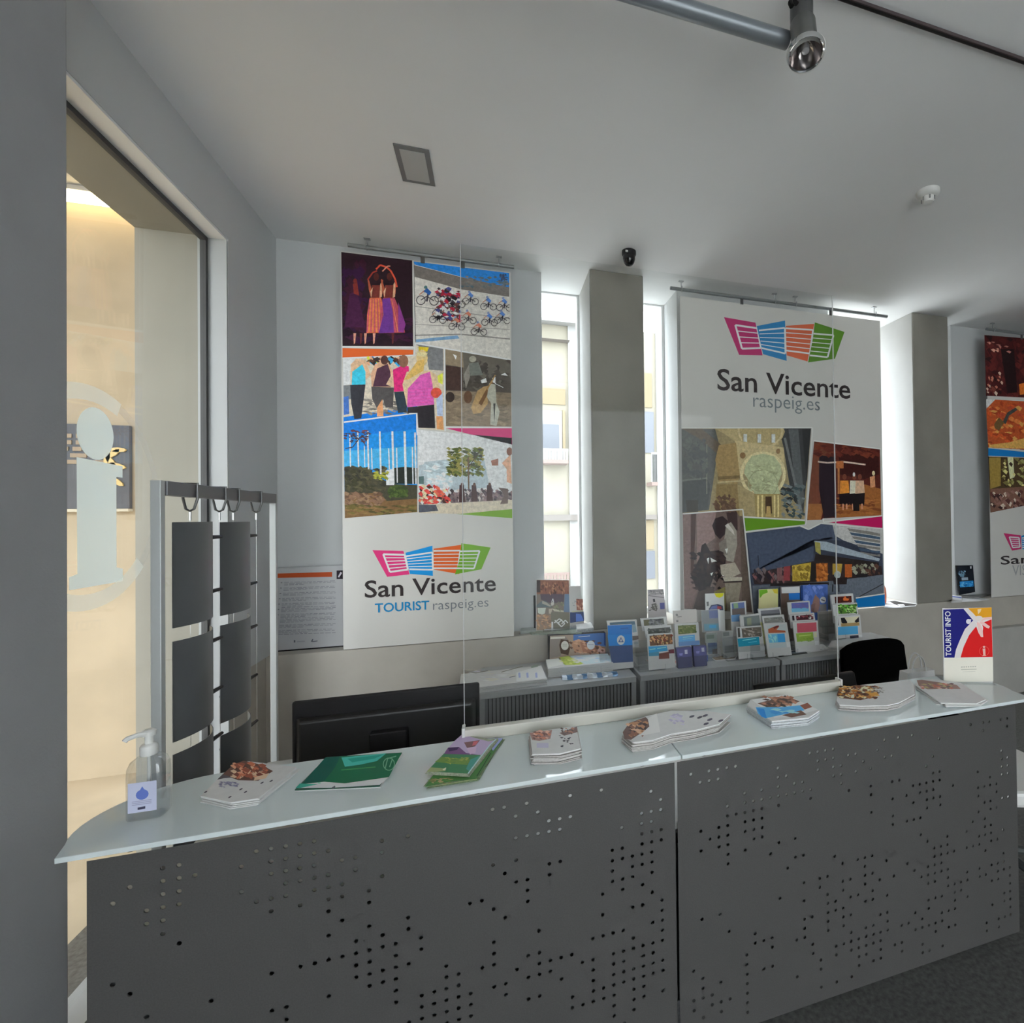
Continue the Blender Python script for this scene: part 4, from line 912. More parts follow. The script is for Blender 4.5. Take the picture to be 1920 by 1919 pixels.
def ph_cello(I):
    I.t = Z4; I.clip = [(1085, 1085), (1705, 1190), (1712, 1820), (1090, 1815)]; I.poly([(1085, 1085), (1705, 1190), (1712, 1820), (1090, 1815)], (84, 78, 70))
    I.poly([(1090, 1480), (1710, 1500), (1712, 1820), (1090, 1815)], (112, 98, 82)); I.poly([(1085, 1085), (1250, 1115), (1260, 1260), (1088, 1230)], (120, 106, 88)); I.poly([(1090, 1240), (1250, 1260), (1250, 1480), (1090, 1475)], (58, 42, 38)); I.poly([(1250, 1480), (1330, 1300), (1710, 1330), (1712, 1500)], (70, 64, 58))
    I.fleck(1090, 1490, 1700, 1800, [(120, 104, 86), (98, 86, 72), (128, 112, 92)], 60, 60, 16); I.fleck(1260, 1200, 1700, 1480, [(64, 58, 52), (86, 80, 72), (54, 48, 44)], 60, 34, 26)
    I.poly([(1155, 1130), (1195, 1150), (1185, 1185)], (224, 222, 214)); I.oval(1345, 1180, 34, 30, (140, 136, 122)); I.poly([(1310, 1220), (1400, 1210), (1440, 1330), (1300, 1340)], (96, 98, 92)); I.poly([(1260, 1330), (1310, 1230), (1320, 1350), (1280, 1460)], (118, 112, 104))
    I.poly([(1330, 1640), (1390, 1480), (1450, 1440), (1500, 1430), (1480, 1520), (1490, 1600), (1420, 1690), (1350, 1700)], (150, 122, 84)); I.poly([(1400, 1600), (1520, 1380), (1545, 1395), (1430, 1620)], (98, 70, 46))
    I.poly([(1500, 1410), (1560, 1420), (1570, 1590), (1600, 1680), (1570, 1815), (1510, 1800), (1520, 1600), (1480, 1540)], (148, 146, 134)); I.poly([(1420, 1380), (1470, 1360), (1480, 1400), (1430, 1410)], (222, 220, 212)); I.poly([(1530, 1360), (1560, 1350), (1560, 1410), (1535, 1400)], (222, 220, 212)); I.poly([(1610, 1330), (1650, 1310), (1680, 1340)], (206, 204, 196)); I.line([(1480, 1470), (1560, 1330)], 12, (140, 110, 70)); I.line([(1555, 1410), (1635, 1450)], 6, (200, 196, 186)); I.oval(1130, 1540, 44, 50, (50, 40, 36)); I.oval(1300, 1540, 40, 60, (84, 60, 44)); I.poly([(1540, 1600), (1560, 1600), (1550, 1790)], (60, 60, 56))
photo('photo_print', b1, ph_cello, label='sepia photo of a cello player sculpture')
def ph_poles(I):
    I.t = Z5; I.clip = [(105, -75), (708, -178), (708, 700), (116, 750)]; I.poly([(105, -75), (708, -178), (708, 700), (116, 750)], (26, 116, 186)); I.poly([(105, -75), (708, -178), (708, 20), (108, 90)], (20, 100, 176)); I.poly([(108, 200), (708, 160), (708, 360), (112, 340)], (60, 140, 200))
    I.poly([(112, 330), (180, 320), (330, 370), (440, 440), (520, 470), (708, 480), (708, 700), (116, 750)], (58, 56, 44)); I.fleck(115, 340, 440, 520, [(46, 44, 36), (66, 62, 46), (52, 50, 34), (74, 70, 50)], 120, 26, 18); I.poly([(520, 340), (600, 330), (708, 340), (708, 470), (510, 470)], (34, 40, 34)); I.poly([(450, 360), (510, 345), (520, 480), (455, 480)], (186, 184, 190))
    I.fleck(350, 370, 470, 440, [(130, 130, 44), (106, 112, 40), (150, 146, 60)], 40, 16, 10); I.oval(550, 530, 86, 52, (58, 72, 34), n=12); I.fleck(480, 490, 620, 580, [(70, 84, 40), (48, 60, 30)], 40, 18, 12)
    I.poly([(116, 560), (400, 540), (460, 610), (708, 590), (708, 700), (116, 750)], (104, 78, 50)); I.fleck(120, 540, 420, 650, [(112, 84, 66), (88, 66, 52), (124, 98, 76)], 90, 28, 16); I.fleck(118, 640, 700, 730, [(86, 76, 40), (102, 90, 48), (70, 64, 36), (116, 90, 56)], 90, 40, 10)
    for x, y0, y1, w_ in ((157, 65, 330, 10), (222, 45, 330, 12), (275, 160, 330, 8), (303, 35, 350, 13), (335, 175, 350, 8), (402, 40, 390, 14), (475, 180, 350, 9), (505, 40, 470, 16), (540, 175, 460, 9), (605, 40, 480, 18), (668, 170, 470, 10), (690, 50, 470, 13)):
        I.line([(x, y0), (x+w_*.6, y1)], w_, (196, 214, 230) if x % 2 else (208, 216, 224))
    I.fleck(110, 30, 320, 130, [(66, 50, 60), (90, 56, 66), (50, 44, 60)], 60, 16, 8); I.line([(120, 180), (180, 170), (240, 90), (310, 50)], 7, (60, 48, 56)); I.line([(240, 90), (290, 160)], 6, (60, 48, 56))
photo('photo_print', b1, ph_poles, label='photo of white poles against blue sky')
def ph_stage(I):
    I.t = Z5; I.clip = [(716, 28), (1480, 95), (1484, 675), (1060, 715), (718, 708)]; I.poly([(716, 28), (1480, 95), (1484, 675), (1060, 715), (718, 708)], (196, 194, 188))
    I.poly([(720, 320), (760, 310), (770, 290), (1000, 265), (1250, 240), (1300, 500), (1000, 520), (720, 470)], (150, 160, 164)); I.poly([(780, 310), (990, 280), (1000, 480), (790, 470)], (170, 180, 184)); I.poly([(720, 410), (762, 405), (762, 470), (722, 470)], (74, 94, 92)); I.fleck(790, 300, 990, 480, [(160, 172, 176), (184, 192, 194), (142, 154, 158)], 36, 40, 18)
    I.fleck(960, 180, 1240, 400, [(88, 96, 52), (110, 110, 60), (70, 78, 44), (128, 120, 70), (60, 64, 44)], 230, 24, 15); I.line([(1125, 250), (1130, 600)], 12, (92, 74, 56)); I.line([(1130, 330), (1220, 200)], 8, (70, 60, 48)); I.fleck(1150, 190, 1230, 250, [(56, 56, 50)], 16, 16, 8)
    I.poly([(720, 540), (1484, 540), (1484, 610), (720, 640)], (104, 92, 92)); I.fleck(730, 490, 980, 640, [(196, 66, 60), (170, 50, 50), (60, 40, 36), (214, 170, 140), (220, 210, 200), (200, 90, 70)], 120, 22, 20); I.fleck(990, 520, 1480, 610, [(60, 54, 56), (120, 100, 100), (170, 160, 156), (84, 70, 76)], 120, 16, 18)
    for x in (1075, 1175, 1300): I.poly([(x-22, 480), (x+14, 480), (x+28, 620), (x-26, 620)], (62, 44, 44)); I.oval(x, 474, 12, 14, (80, 56, 48), n=8)
    I.poly([(718, 640), (1484, 600), (1484, 680), (1060, 715), (718, 708)], (170, 160, 142)); I.poly([(720, 640), (860, 640), (880, 690), (722, 704)], (70, 72, 80))
    I.poly([(1340, 310), (1400, 320), (1430, 420), (1400, 510), (1340, 470), (1360, 400)], (214, 206, 198)); I.poly([(1310, 280), (1370, 262), (1370, 320), (1320, 320)], (130, 90, 76)); I.poly([(1400, 300), (1470, 230), (1480, 470), (1430, 450), (1440, 350)], (180, 140, 116)); I.oval(1462, 205, 24, 34, (110, 74, 62)); I.poly([(1370, 500), (1450, 510), (1450, 630), (1385, 636), (1420, 560)], (92, 78, 74)); I.poly([(1360, 380), (1440, 380), (1440, 480), (1365, 490)], (222, 218, 212))
photo('photo_print', b1, ph_stage, label='photo of an open air stage with a crowd under a tree')
for bar, t_, pts, c in (('orange_bar', Z4, [(112, 1075), (782, 1092), (782, 1138), (112, 1168)], (196, 82, 36)), ('pink_bar', Z4, [(1090, 1835), (1715, 1835), (1718, 1990)], (170, 44, 96)), ('green_bar', Z5, [(1030, 716), (1484, 676), (1484, 750)], (96, 132, 34))):
    photo(bar, b1, lambda I: (setattr(I, 't', t_), I.poly(pts, c)))
def b1_lines(I):
    I.t = Z4
    for L in ([(782, 245), (800, 1040), (790, 1140)], [(112, 1064), (790, 1072)], [(112, 1172), (800, 1144)], [(800, 1030), (1702, 1186)], [(1078, 1080), (1084, 1862)], [(125, 1778), (815, 1690), (820, 1900)], [(1088, 1825), (1714, 1828)]): I.line(L, 14, (214, 210, 204))
photo('white_lines', b1, b1_lines)
def lg1(I):
    I.t = Z5
    logo(I, [([(342, 1012), (595, 1018), (645, 1210), (462, 1230)], PK, ((430, 1045), (605, 1050), (632, 1170), (485, 1190)), (5, 1, 1), 8),
             ([(612, 1033), (832, 975), (836, 1222), (648, 1206)], BLU, ((616, 1062), (832, 1030), (836, 1172), (644, 1168)), (5, 0, 1), 7),
             ([(842, 1000), (1066, 968), (1050, 1208), (842, 1170)], ORG, ((842, 1018), (1060, 1015), (1040, 1160), (842, 1160)), (5, 0, 1), 7),
             ([(1070, 955), (1308, 990), (1232, 1168), (1016, 1210), (1050, 1100)], GRN, ((1060, 1022), (1218, 1018), (1172, 1162), (1030, 1160)), (5, 0, 1), 7)])
part(photo('logo', b1, lg1), 'four colour open shutter logo')
DK = (44, 38, 38)
words('San Vicente', 684, 1121, 930, DK, b1, .012, 32)
words('TOURIST', 703, 1149, 805, (20, 104, 148), b1, .016, 17)
words('raspeig.es', 812, 1144, 916, (96, 100, 104), b1, -.006)

# ---- middle banner
b2 = banner('logo_banner', 'wide middle banner with the San Vicente logo above church and sculpture photos', 1.311, 3.094, .8665, 3.248)
ZA, ZB = (1240, 520, .22917), (1240, 780, .22917)
def lg2(I):
    I.t = ZA
    logo(I, [([(512, 327), (770, 372), (828, 640), (636, 636)], (170, 50, 100), ((605, 392), (785, 418), (815, 580), (660, 585)), (4, 1, 1), 8),
             ([(780, 400), (1012, 355), (1025, 685), (832, 630)], (46, 118, 168), ((798, 436), (1010, 415), (1015, 625), (820, 580)), (5, 0, 1), 7),
             ([(1018, 398), (1250, 382), (1196, 690), (1026, 640)], (196, 96, 66), ((1018, 418), (1240, 432), (1215, 625), (1020, 600)), (5, 0, 1), 7),
             ([(1255, 370), (1498, 448), (1420, 668), (1200, 698), (1240, 500)], (84, 126, 40), ((1245, 462), (1408, 475), (1360, 655), (1215, 640)), (5, 0, 1), 7)])
part(photo('logo', b2, lg2), 'four colour open shutter logo')
words('San Vicente', 1345, 731, 1594, DK, b2, .012, 40)
words('raspeig.es', 1412, 763, 1537, (100, 106, 108), b2, -.004)
def ph_church(I):
    I.t = ZB; I.clip = [(165, 105), (1225, 103), (1172, 848), (665, 825), (172, 800)]; I.poly([(165, 105), (1225, 103), (1172, 848), (665, 825), (660, 765), (172, 800)], (150, 134, 100))
    I.poly([(165, 105), (440, 108), (470, 220), (430, 500), (390, 770), (172, 795)], (84, 84, 80)); I.poly([(165, 105), (330, 106), (520, 260), (470, 320), (300, 180)], (96, 84, 72)); I.poly([(175, 540), (360, 500), (400, 560), (380, 770), (172, 795)], (70, 72, 70)); I.line([(170, 530), (370, 510)], 14, (110, 110, 104)); I.line([(372, 230), (372, 640)], 8, (120, 118, 106)); I.fleck(175, 200, 360, 500, [(92, 92, 88), (76, 78, 76)], 50, 30, 30)
    I.poly([(960, 103), (1225, 103), (1160, 820), (1060, 640), (1000, 260)], (62, 62, 62)); I.poly([(1040, 110), (1120, 110), (1170, 700), (1120, 760)], (90, 92, 92)); I.poly([(1150, 110), (1220, 110), (1190, 560)], (48, 48, 48)); I.line([(1010, 180), (1150, 800)], 20, (108, 110, 108)); I.fleck(990, 560, 1160, 830, [(60, 74, 76), (96, 104, 104), (44, 46, 48), (120, 126, 126)], 60, 26, 18)
    I.poly([(440, 106), (960, 104), (960, 240), (800, 270), (620, 220), (520, 150)], (176, 158, 116)); I.oval(810, 130, 200, 120, (170, 152, 110)); I.ring(810, 120, 180, 16, (190, 174, 134), n=18, sy=.8)
    for x in (685, 800, 915): I.rect(x-14, 150, x+16, 220, (196, 198, 196)); I.line([(x-18, 145), (x-18, 225)], 6, (140, 122, 84))
    I.poly([(600, 200), (1000, 260), (1010, 450), (980, 460), (640, 480)], (186, 168, 126)); I.oval(665, 325, 24, 26, (130, 100, 66)); I.oval(955, 290, 18, 22, (140, 112, 80)); I.ring(830, 480, 176, 26, (206, 192, 150), n=20)
    I.poly([(675, 470), (690, 400), (740, 330), (830, 310), (920, 330), (975, 400), (985, 470), (950, 560), (970, 640), (760, 640), (740, 570)], (172, 176, 138)); I.ring(830, 560, 120, 8, (150, 152, 116), n=16); I.fleck(720, 400, 940, 620, [(164, 168, 130), (184, 188, 150), (150, 150, 116)], 70, 26, 14)
    I.poly([(470, 240), (610, 220), (640, 480), (620, 560), (470, 540), (440, 360)], (156, 130, 88)); I.line([(460, 510), (640, 500)], 26, (118, 98, 66)); I.line([(460, 545), (700, 530)], 14, (180, 164, 124)); I.poly([(450, 560), (620, 560), (640, 830), (600, 760), (440, 770)], (140, 118, 80)); I.fleck(440, 660, 600, 770, [(96, 74, 60), (110, 84, 66)], 40, 22, 24); I.poly([(620, 560), (770, 640), (780, 830), (640, 820)], (160, 142, 104))
    I.poly([(760, 640), (975, 640), (980, 835), (770, 828)], (156, 136, 88))
    for x in (790, 825, 925, 955): I.line([(x, 650), (x, 830)], 14, (206, 188, 134))
    I.poly([(850, 660), (900, 660), (905, 800), (850, 800)], (74, 54, 36)); I.poly([(860, 740), (890, 740), (895, 825), (855, 825)], (180, 150, 96)); I.poly([(200, 690), (300, 690), (300, 785), (210, 790)], (60, 56, 52))
photo('photo_print', b2, ph_church, label='photo of a domed church interior')
def ph_red(I):
    I.t = ZB; I.clip = [(1250, 210), (1788, 275), (1800, 815), (1320, 850), (1188, 855)]; I.poly([(1250, 210), (1788, 275), (1800, 815), (1320, 840), (1300, 870), (1188, 855)], (84, 34, 26))
    I.poly([(1225, 330), (1250, 215), (1400, 240), (1330, 620), (1240, 840), (1190, 850)], (110, 62, 46)); I.poly([(1660, 560), (1800, 600), (1800, 815), (1430, 835), (1420, 760), (1600, 740)], (150, 92, 46)); I.poly([(1200, 720), (1340, 720), (1300, 865), (1192, 850)], (150, 96, 54)); I.poly([(1290, 320), (1420, 340), (1430, 820), (1330, 840), (1290, 600)], (40, 28, 36)); I.poly([(1450, 300), (1780, 330), (1780, 480), (1660, 520), (1460, 480)], (56, 20, 18))
    I.fleck(1260, 230, 1780, 330, [(96, 40, 30), (74, 26, 22), (110, 50, 34)], 70, 40, 20); I.fleck(1440, 660, 1790, 800, [(166, 104, 54), (136, 80, 40), (120, 66, 34)], 60, 40, 12)
    I.line([(1280, 375), (1360, 385), (1480, 375), (1670, 400)], 13, (196, 176, 160)); I.line([(1450, 390), (1450, 640)], 16, (170, 110, 66)); I.poly([(1430, 370), (1490, 370), (1490, 430), (1430, 430)], (170, 100, 56))
    for x, c in ((1500, (206, 130, 50)), (1580, (220, 200, 180)), (1625, (196, 160, 130))):
        I.poly([(x-36, 530), (x+30, 530), (x+38, 630), (x-40, 640)], c); I.poly([(x-46, 640), (x+40, 630), (x+34, 730), (x-44, 720)], (26, 16, 20)); I.oval(x-2, 500, 17, 24, (110, 60, 44)); I.line([(x-14, 720), (x-14, 770)], 12, (196, 140, 110)); I.line([(x+16, 720), (x+16, 765)], 12, (196, 140, 110))
    I.poly([(1705, 500), (1745, 490), (1750, 580), (1710, 590)], (200, 140, 100)); I.oval(1735, 470, 12, 20, (226, 190, 150)); I.oval(1575, 480, 10, 18, (236, 220, 200)); I.poly([(1560, 640), (1620, 640), (1620, 780), (1570, 780)], (24, 16, 18))
photo('photo_print', b2, ph_red, label='warm red photo of people from behind')
def ph_sculpt(I):
    I.t = ZB; I.clip = [(175, 805), (660, 768), (742, 1610), (188, 1590)]; I.poly([(175, 805), (660, 768), (690, 1040), (742, 1610), (188, 1580)], (108, 90, 84)); I.poly([(175, 805), (290, 798), (270, 1200), (300, 1400), (250, 1580), (188, 1580)], (122, 100, 96)); I.poly([(240, 800), (285, 798), (265, 1260), (240, 1300)], (70, 48, 44)); I.poly([(290, 800), (450, 785), (430, 900), (440, 1000), (360, 1060), (290, 1200)], (136, 110, 106)); I.poly([(640, 780), (662, 770), (740, 1600), (660, 1590), (650, 1100)], (92, 78, 68)); I.poly([(530, 790), (620, 780), (625, 940), (560, 930)], (60, 44, 44))
    I.poly([(415, 900), (440, 840), (500, 820), (545, 860), (530, 960), (480, 1010), (440, 970)], (48, 36, 38)); I.poly([(530, 890), (570, 870), (615, 940), (620, 1060), (590, 1200), (520, 1180), (510, 1050)], (150, 142, 130)); I.poly([(470, 1040), (530, 1000), (540, 1140), (480, 1120)], (120, 112, 104)); I.poly([(520, 900), (545, 880), (590, 940), (600, 980)], (196, 190, 182))
    I.poly([(330, 1060), (360, 1040), (400, 1110), (470, 1100), (530, 1160), (520, 1240), (440, 1280), (400, 1400), (320, 1450), (280, 1400), (240, 1300), (310, 1170)], (38, 28, 30)); I.fleck(250, 1120, 500, 1420, [(48, 36, 36), (30, 22, 24), (58, 44, 42)], 70, 26, 22)
    for p in ([(370, 1170), (392, 1160), (385, 1215)], [(400, 1160), (455, 1190), (410, 1200)], [(520, 1090), (545, 1085), (535, 1130)], [(460, 1240), (490, 1290), (540, 1320), (500, 1310)], [(400, 1290), (425, 1280), (410, 1310)]): I.poly(p, (214, 208, 200))
    I.poly([(480, 1220), (600, 1200), (650, 1290), (560, 1330), (490, 1300)], (168, 158, 142)); I.poly([(500, 1320), (660, 1320), (660, 1360), (520, 1360)], (178, 170, 154)); I.line([(505, 1362), (660, 1355)], 12, (56, 46, 42)); I.poly([(520, 1370), (655, 1365), (620, 1600), (540, 1600)], (140, 130, 114)); I.poly([(300, 1440), (420, 1400), (470, 1500), (380, 1590), (260, 1585)], (70, 56, 54)); I.poly([(430, 1440), (520, 1400), (530, 1590), (450, 1590)], (126, 118, 72))
photo('photo_print', b2, ph_sculpt, label='brown photo of a seated musician sculpture')
def ph_arch(I):
    I.t = ZB; I.clip = [(690, 960), (1300, 885), (1805, 920), (1824, 1552), (745, 1640)]; I.poly([(690, 960), (1130, 905), (1200, 935), (1300, 885), (1805, 920), (1822, 1545), (745, 1640)], (58, 64, 80)); I.poly([(700, 965), (1130, 905), (1200, 935), (1300, 885), (1400, 900), (1420, 990), (1480, 1020), (1100, 1080), (1250, 1010), (1240, 1200), (740, 1280)], (70, 78, 96)); I.poly([(1240, 1010), (1480, 1020), (1800, 1150), (1790, 1190), (1400, 1150), (1250, 1130)], (52, 56, 70)); I.poly([(1400, 890), (1805, 920), (1810, 1130), (1490, 1020), (1420, 980)], (178, 176, 172))
    for q in range(7): I.poly([(1520+q*18, 920+q*32), (1700+q*10, 945+q*32), (1790, 965+q*28), (1790, 985+q*28), (1540+q*18, 945+q*32)], (66, 84, 104) if q % 2 else (120, 116, 110))
    I.poly([(1250, 1025), (1350, 1030), (1790, 1170), (1780, 1190), (1280, 1090)], (150, 160, 168)); I.poly([(1255, 1030), (1300, 1040), (1305, 1140), (1262, 1110)], (150, 140, 76)); I.poly([(1260, 1130), (1780, 1200), (1780, 1230), (1250, 1190)], (40, 32, 30))
    I.poly([(740, 1290), (1240, 1190), (1800, 1230), (1810, 1300), (1400, 1360), (760, 1380)], (50, 38, 38)); I.fleck(760, 1260, 1060, 1370, [(66, 50, 54), (110, 96, 96), (38, 32, 40), (130, 84, 84)], 50, 20, 30)
    I.poly([(1070, 1225), (1225, 1200), (1215, 1350), (1072, 1355)], (180, 152, 60)); I.fleck(1080, 1240, 1210, 1350, [(206, 180, 84), (130, 104, 36), (160, 130, 50)], 46, 18, 18); I.poly([(1265, 1210), (1360, 1205), (1360, 1355), (1270, 1360)], (170, 96, 40)); I.fleck(1275, 1215, 1350, 1350, [(196, 120, 56), (140, 74, 30)], 24, 16, 16); I.poly([(945, 1245), (990, 1240), (985, 1350), (948, 1350)], (120, 84, 84)); I.poly([(1000, 1235), (1055, 1228), (1052, 1350), (1000, 1350)], (140, 60, 64)); I.poly([(1400, 1210), (1480, 1212), (1470, 1290), (1400, 1300)], (170, 140, 60)); I.poly([(1500, 1215), (1560, 1215), (1560, 1320), (1502, 1325)], (170, 88, 40)); I.fleck(1570, 1220, 1780, 1300, [(120, 120, 100), (60, 44, 40), (150, 150, 130), (90, 60, 50)], 40, 18, 20); I.poly([(1225, 1200), (1262, 1205), (1255, 1360), (1215, 1355)], (34, 28, 26))
    I.poly([(745, 1390), (1400, 1350), (1810, 1300), (1822, 1545), (748, 1640)], (96, 102, 112)); I.poly([(890, 1372), (1370, 1362), (1370, 1385), (890, 1395)], (40, 34, 34)); I.oval(1440, 1300, 28, 30, (150, 158, 156)); I.poly([(1400, 1330), (1520, 1320), (1515, 1380), (1410, 1380)], (36, 26, 26)); I.line([(1402, 1380), (1400, 1440)], 9, (30, 24, 26)); I.line([(1450, 1380), (1452, 1440)], 9, (30, 24, 26)); I.poly([(1590, 1300), (1690, 1290), (1685, 1320), (1600, 1325)], (34, 30, 32)); I.line([(1600, 1490), (1815, 1375)], 7, (44, 40, 44)); I.line([(790, 1140), (795, 1230)], 6, (34, 34, 46))
photo('photo_print', b2, ph_arch, label='dusk photo of a modern building with lit shops')
for bar, pts, c in (('green_bar', [(672, 835), (1170, 862), (1170, 888), (685, 942)], (92, 136, 28)), ('pink_bar', [(1325, 868), (1800, 822), (1803, 918)], (178, 20, 84)), ('blue_bar', [(1585, 1495), (1822, 1460), (1824, 1552), (1600, 1566)], (12, 104, 164))):
    photo(bar, b2, lambda I: (setattr(I, 't', ZB), setattr(I, 'h', .008), I.poly(pts, c)))
def b2_lines(I):
    I.t = ZB; I.h = .009
    for L in ([(165, 101), (1230, 98)], [(1232, 100), (1180, 880), (1170, 890)], [(1240, 205), (1788, 272)], [(175, 803), (662, 766), (690, 1030), (746, 1620)], [(668, 826), (1170, 856)], [(685, 950), (1130, 898), (1200, 930), (1300, 880), (1805, 924)], [(1320, 842), (1320, 872), (1800, 818)], [(1585, 1490), (1822, 1455)]): I.line(L, 10, (206, 204, 200))
photo('white_lines', b2, b2_lines)

# ---- right banner
b3 = banner('food_banner', 'right banner with food photos, cut by the picture edge', 4.272, 5.55, .8665, 3.20)
ZC = (1820, 580, .3123)
def ph_night(I):
    I.t = ZC; I.clip = [(82, 155), (690, 205), (690, 548), (92, 520)]; I.poly([(82, 155), (690, 205), (690, 548), (92, 520)], (70, 24, 24)); I.fleck(90, 170, 680, 540, [(56, 20, 22), (96, 36, 34), (40, 16, 18), (84, 30, 30)], 120, 22, 26); I.poly([(180, 240), (260, 240), (280, 500), (220, 505)], (36, 18, 20)); I.poly([(420, 260), (520, 260), (540, 520), (440, 520)], (44, 20, 22)); I.fleck(95, 190, 270, 260, [(206, 150, 130), (170, 110, 100)], 10, 12, 9); I.fleck(95, 380, 200, 510, [(220, 180, 160), (190, 120, 100), (120, 60, 50)], 18, 10, 12); I.fleck(360, 300, 680, 520, [(200, 150, 120), (160, 90, 60), (120, 50, 40)], 26, 12, 12); I.poly([(290, 450), (335, 440), (335, 510), (295, 515)], (210, 110, 40))
photo('photo_print', b3, ph_night, label='dark red night festival photo')
def ph_food(I):
    I.t = ZC; I.clip = [(90, 540), (690, 575), (690, 870), (105, 830)]; I.poly([(92, 540), (690, 575), (690, 870), (105, 830)], (206, 204, 200)); I.poly([(92, 600), (150, 540), (600, 570), (660, 700), (600, 860), (105, 830)], (180, 80, 40)); I.fleck(98, 560, 640, 850, [(196, 84, 40), (160, 60, 30), (206, 120, 60), (176, 70, 44), (220, 150, 80)], 200, 22, 16); I.poly([(190, 680), (220, 620), (270, 590), (280, 605), (230, 640), (210, 690)], (70, 70, 66)); I.poly([(140, 690), (170, 650), (200, 680), (170, 730), (145, 715)], (110, 84, 50)); I.poly([(110, 815), (230, 800), (335, 770), (600, 800), (600, 850), (110, 830)], (206, 160, 84))
photo('photo_print', b3, ph_food, label='photo of a baked orange food dish')
def ph_feast(I):
    I.t = ZC; I.clip = [(105, 885), (690, 905), (690, 1105), (118, 1222)]; I.poly([(105, 885), (690, 905), (690, 1105), (118, 1222)], (74, 56, 34)); I.poly([(110, 890), (180, 890), (180, 1060), (118, 1080)], (150, 124, 60)); I.poly([(118, 1080), (690, 1040), (690, 1110), (120, 1220)], (120, 84, 70)); I.fleck(190, 900, 680, 1060, [(206, 196, 130), (120, 110, 60), (60, 44, 28), (150, 146, 90)], 120, 14, 14); I.fleck(120, 1090, 680, 1200, [(90, 50, 46), (200, 186, 170), (140, 100, 90), (60, 36, 34)], 140, 14, 16); I.poly([(220, 890), (255, 890), (262, 1010), (235, 1020)], (214, 206, 160))
photo('photo_print', b3, ph_feast, label='photo of a feast in a golden hall')
photo('blue_bar', b3, lambda I: (setattr(I, 't', ZC), I.poly([(105, 835), (690, 895), (690, 905), (105, 880)], (16, 110, 176))))
def b3_logo(I):
    I.t = ZC
    logo(I, [([(197, 1345), (300, 1358), (305, 1440), (248, 1450)], PK, ((232, 1368), (290, 1372), (296, 1428), (252, 1432)), (5, 1, 1), 4),
             ([(303, 1362), (400, 1330), (400, 1460), (310, 1440)], BLU, ((308, 1375), (400, 1360), (400, 1440), (310, 1430)), (5, 0, 1), 4),
             ([(404, 1352), (510, 1340), (490, 1450), (404, 1440)], ORG, ((404, 1364), (506, 1362), (494, 1432), (404, 1432)), (5, 0, 1), 4),
             ([(513, 1338), (640, 1352), (590, 1438), (494, 1452)], GRN, ((510, 1366), (596, 1364), (568, 1426), (500, 1428)), (5, 0, 1), 4)])
part(photo('logo', b3, b3_logo), 'four colour open shutter logo')
words('San Vicente', 1876, 1059, 2060, DK, b3, .012, 16)
words('VISIT', 1898, 1080, 1942, (130, 130, 130), b3, 0)

# ================================================================== TAMBOUR CABINETS
ZCB = .68; YC0, YC1 = 2.985, 3.485
def cabinet(x0, x1, label):
    t = thing('tambour_cabinet', label, 'cabinet', ((x0+x1)/2, (YC0+YC1)/2, 0), 'low grey cabinets along the back wall')
    b = MB(); b.box(x0, x0+.028, YC0, YC1, .05, ZCB-.035); b.box(x1-.028, x1, YC0, YC1, .05, ZCB-.035); b.box(x0+.028, x1-.028, YC1-.012, YC1, .05, ZCB-.035); b.box(x0, x1, YC0+.01, YC1, 0, .05)
    b.build('body', M_CAB, t)
    MB().box(x0, x1, YC0-.008, YC1, ZCB-.035, ZCB).build('top', M_CABT, t, bevel=.003)
    xm = (x0+x1)/2
    for xa, xb, hx in ((x0+.029, xm-.002, xm-.03), (xm+.002, x1-.029, xm+.012)):
        d = MB(); n_ = int((xb-xa)/.020); p = (xb-xa)/n_
        for i in range(n_):
            d.box(xa+i*p, xa+(i+.72)*p, YC0+.014, YC0+.0209, .056, ZCB-.037)
        do = MB().box(xa, xb, YC0+.021, YC0+.027, .055, ZCB-.036).build('tambour_door', mat('dark_door_backing', (.06, .06, .06), .6), t)
        sl = d.build('slats', M_TAMB, do); sl['kind'] = 'stuff'
        MB().box(hx, hx+.018, YC0+.002, YC0+.0138, .30, .42).build('handle', M_ALUP, do, bevel=.002)
    return t
cabinet(-.085, .808, 'grey tambour cabinet on the left holding the map piles')
cabinet(.834, 1.790, 'grey tambour cabinet in the middle under the brochure holders')
cabinet(1.805, 2.740, 'grey tambour cabinet on the right, partly hidden by the office chair')

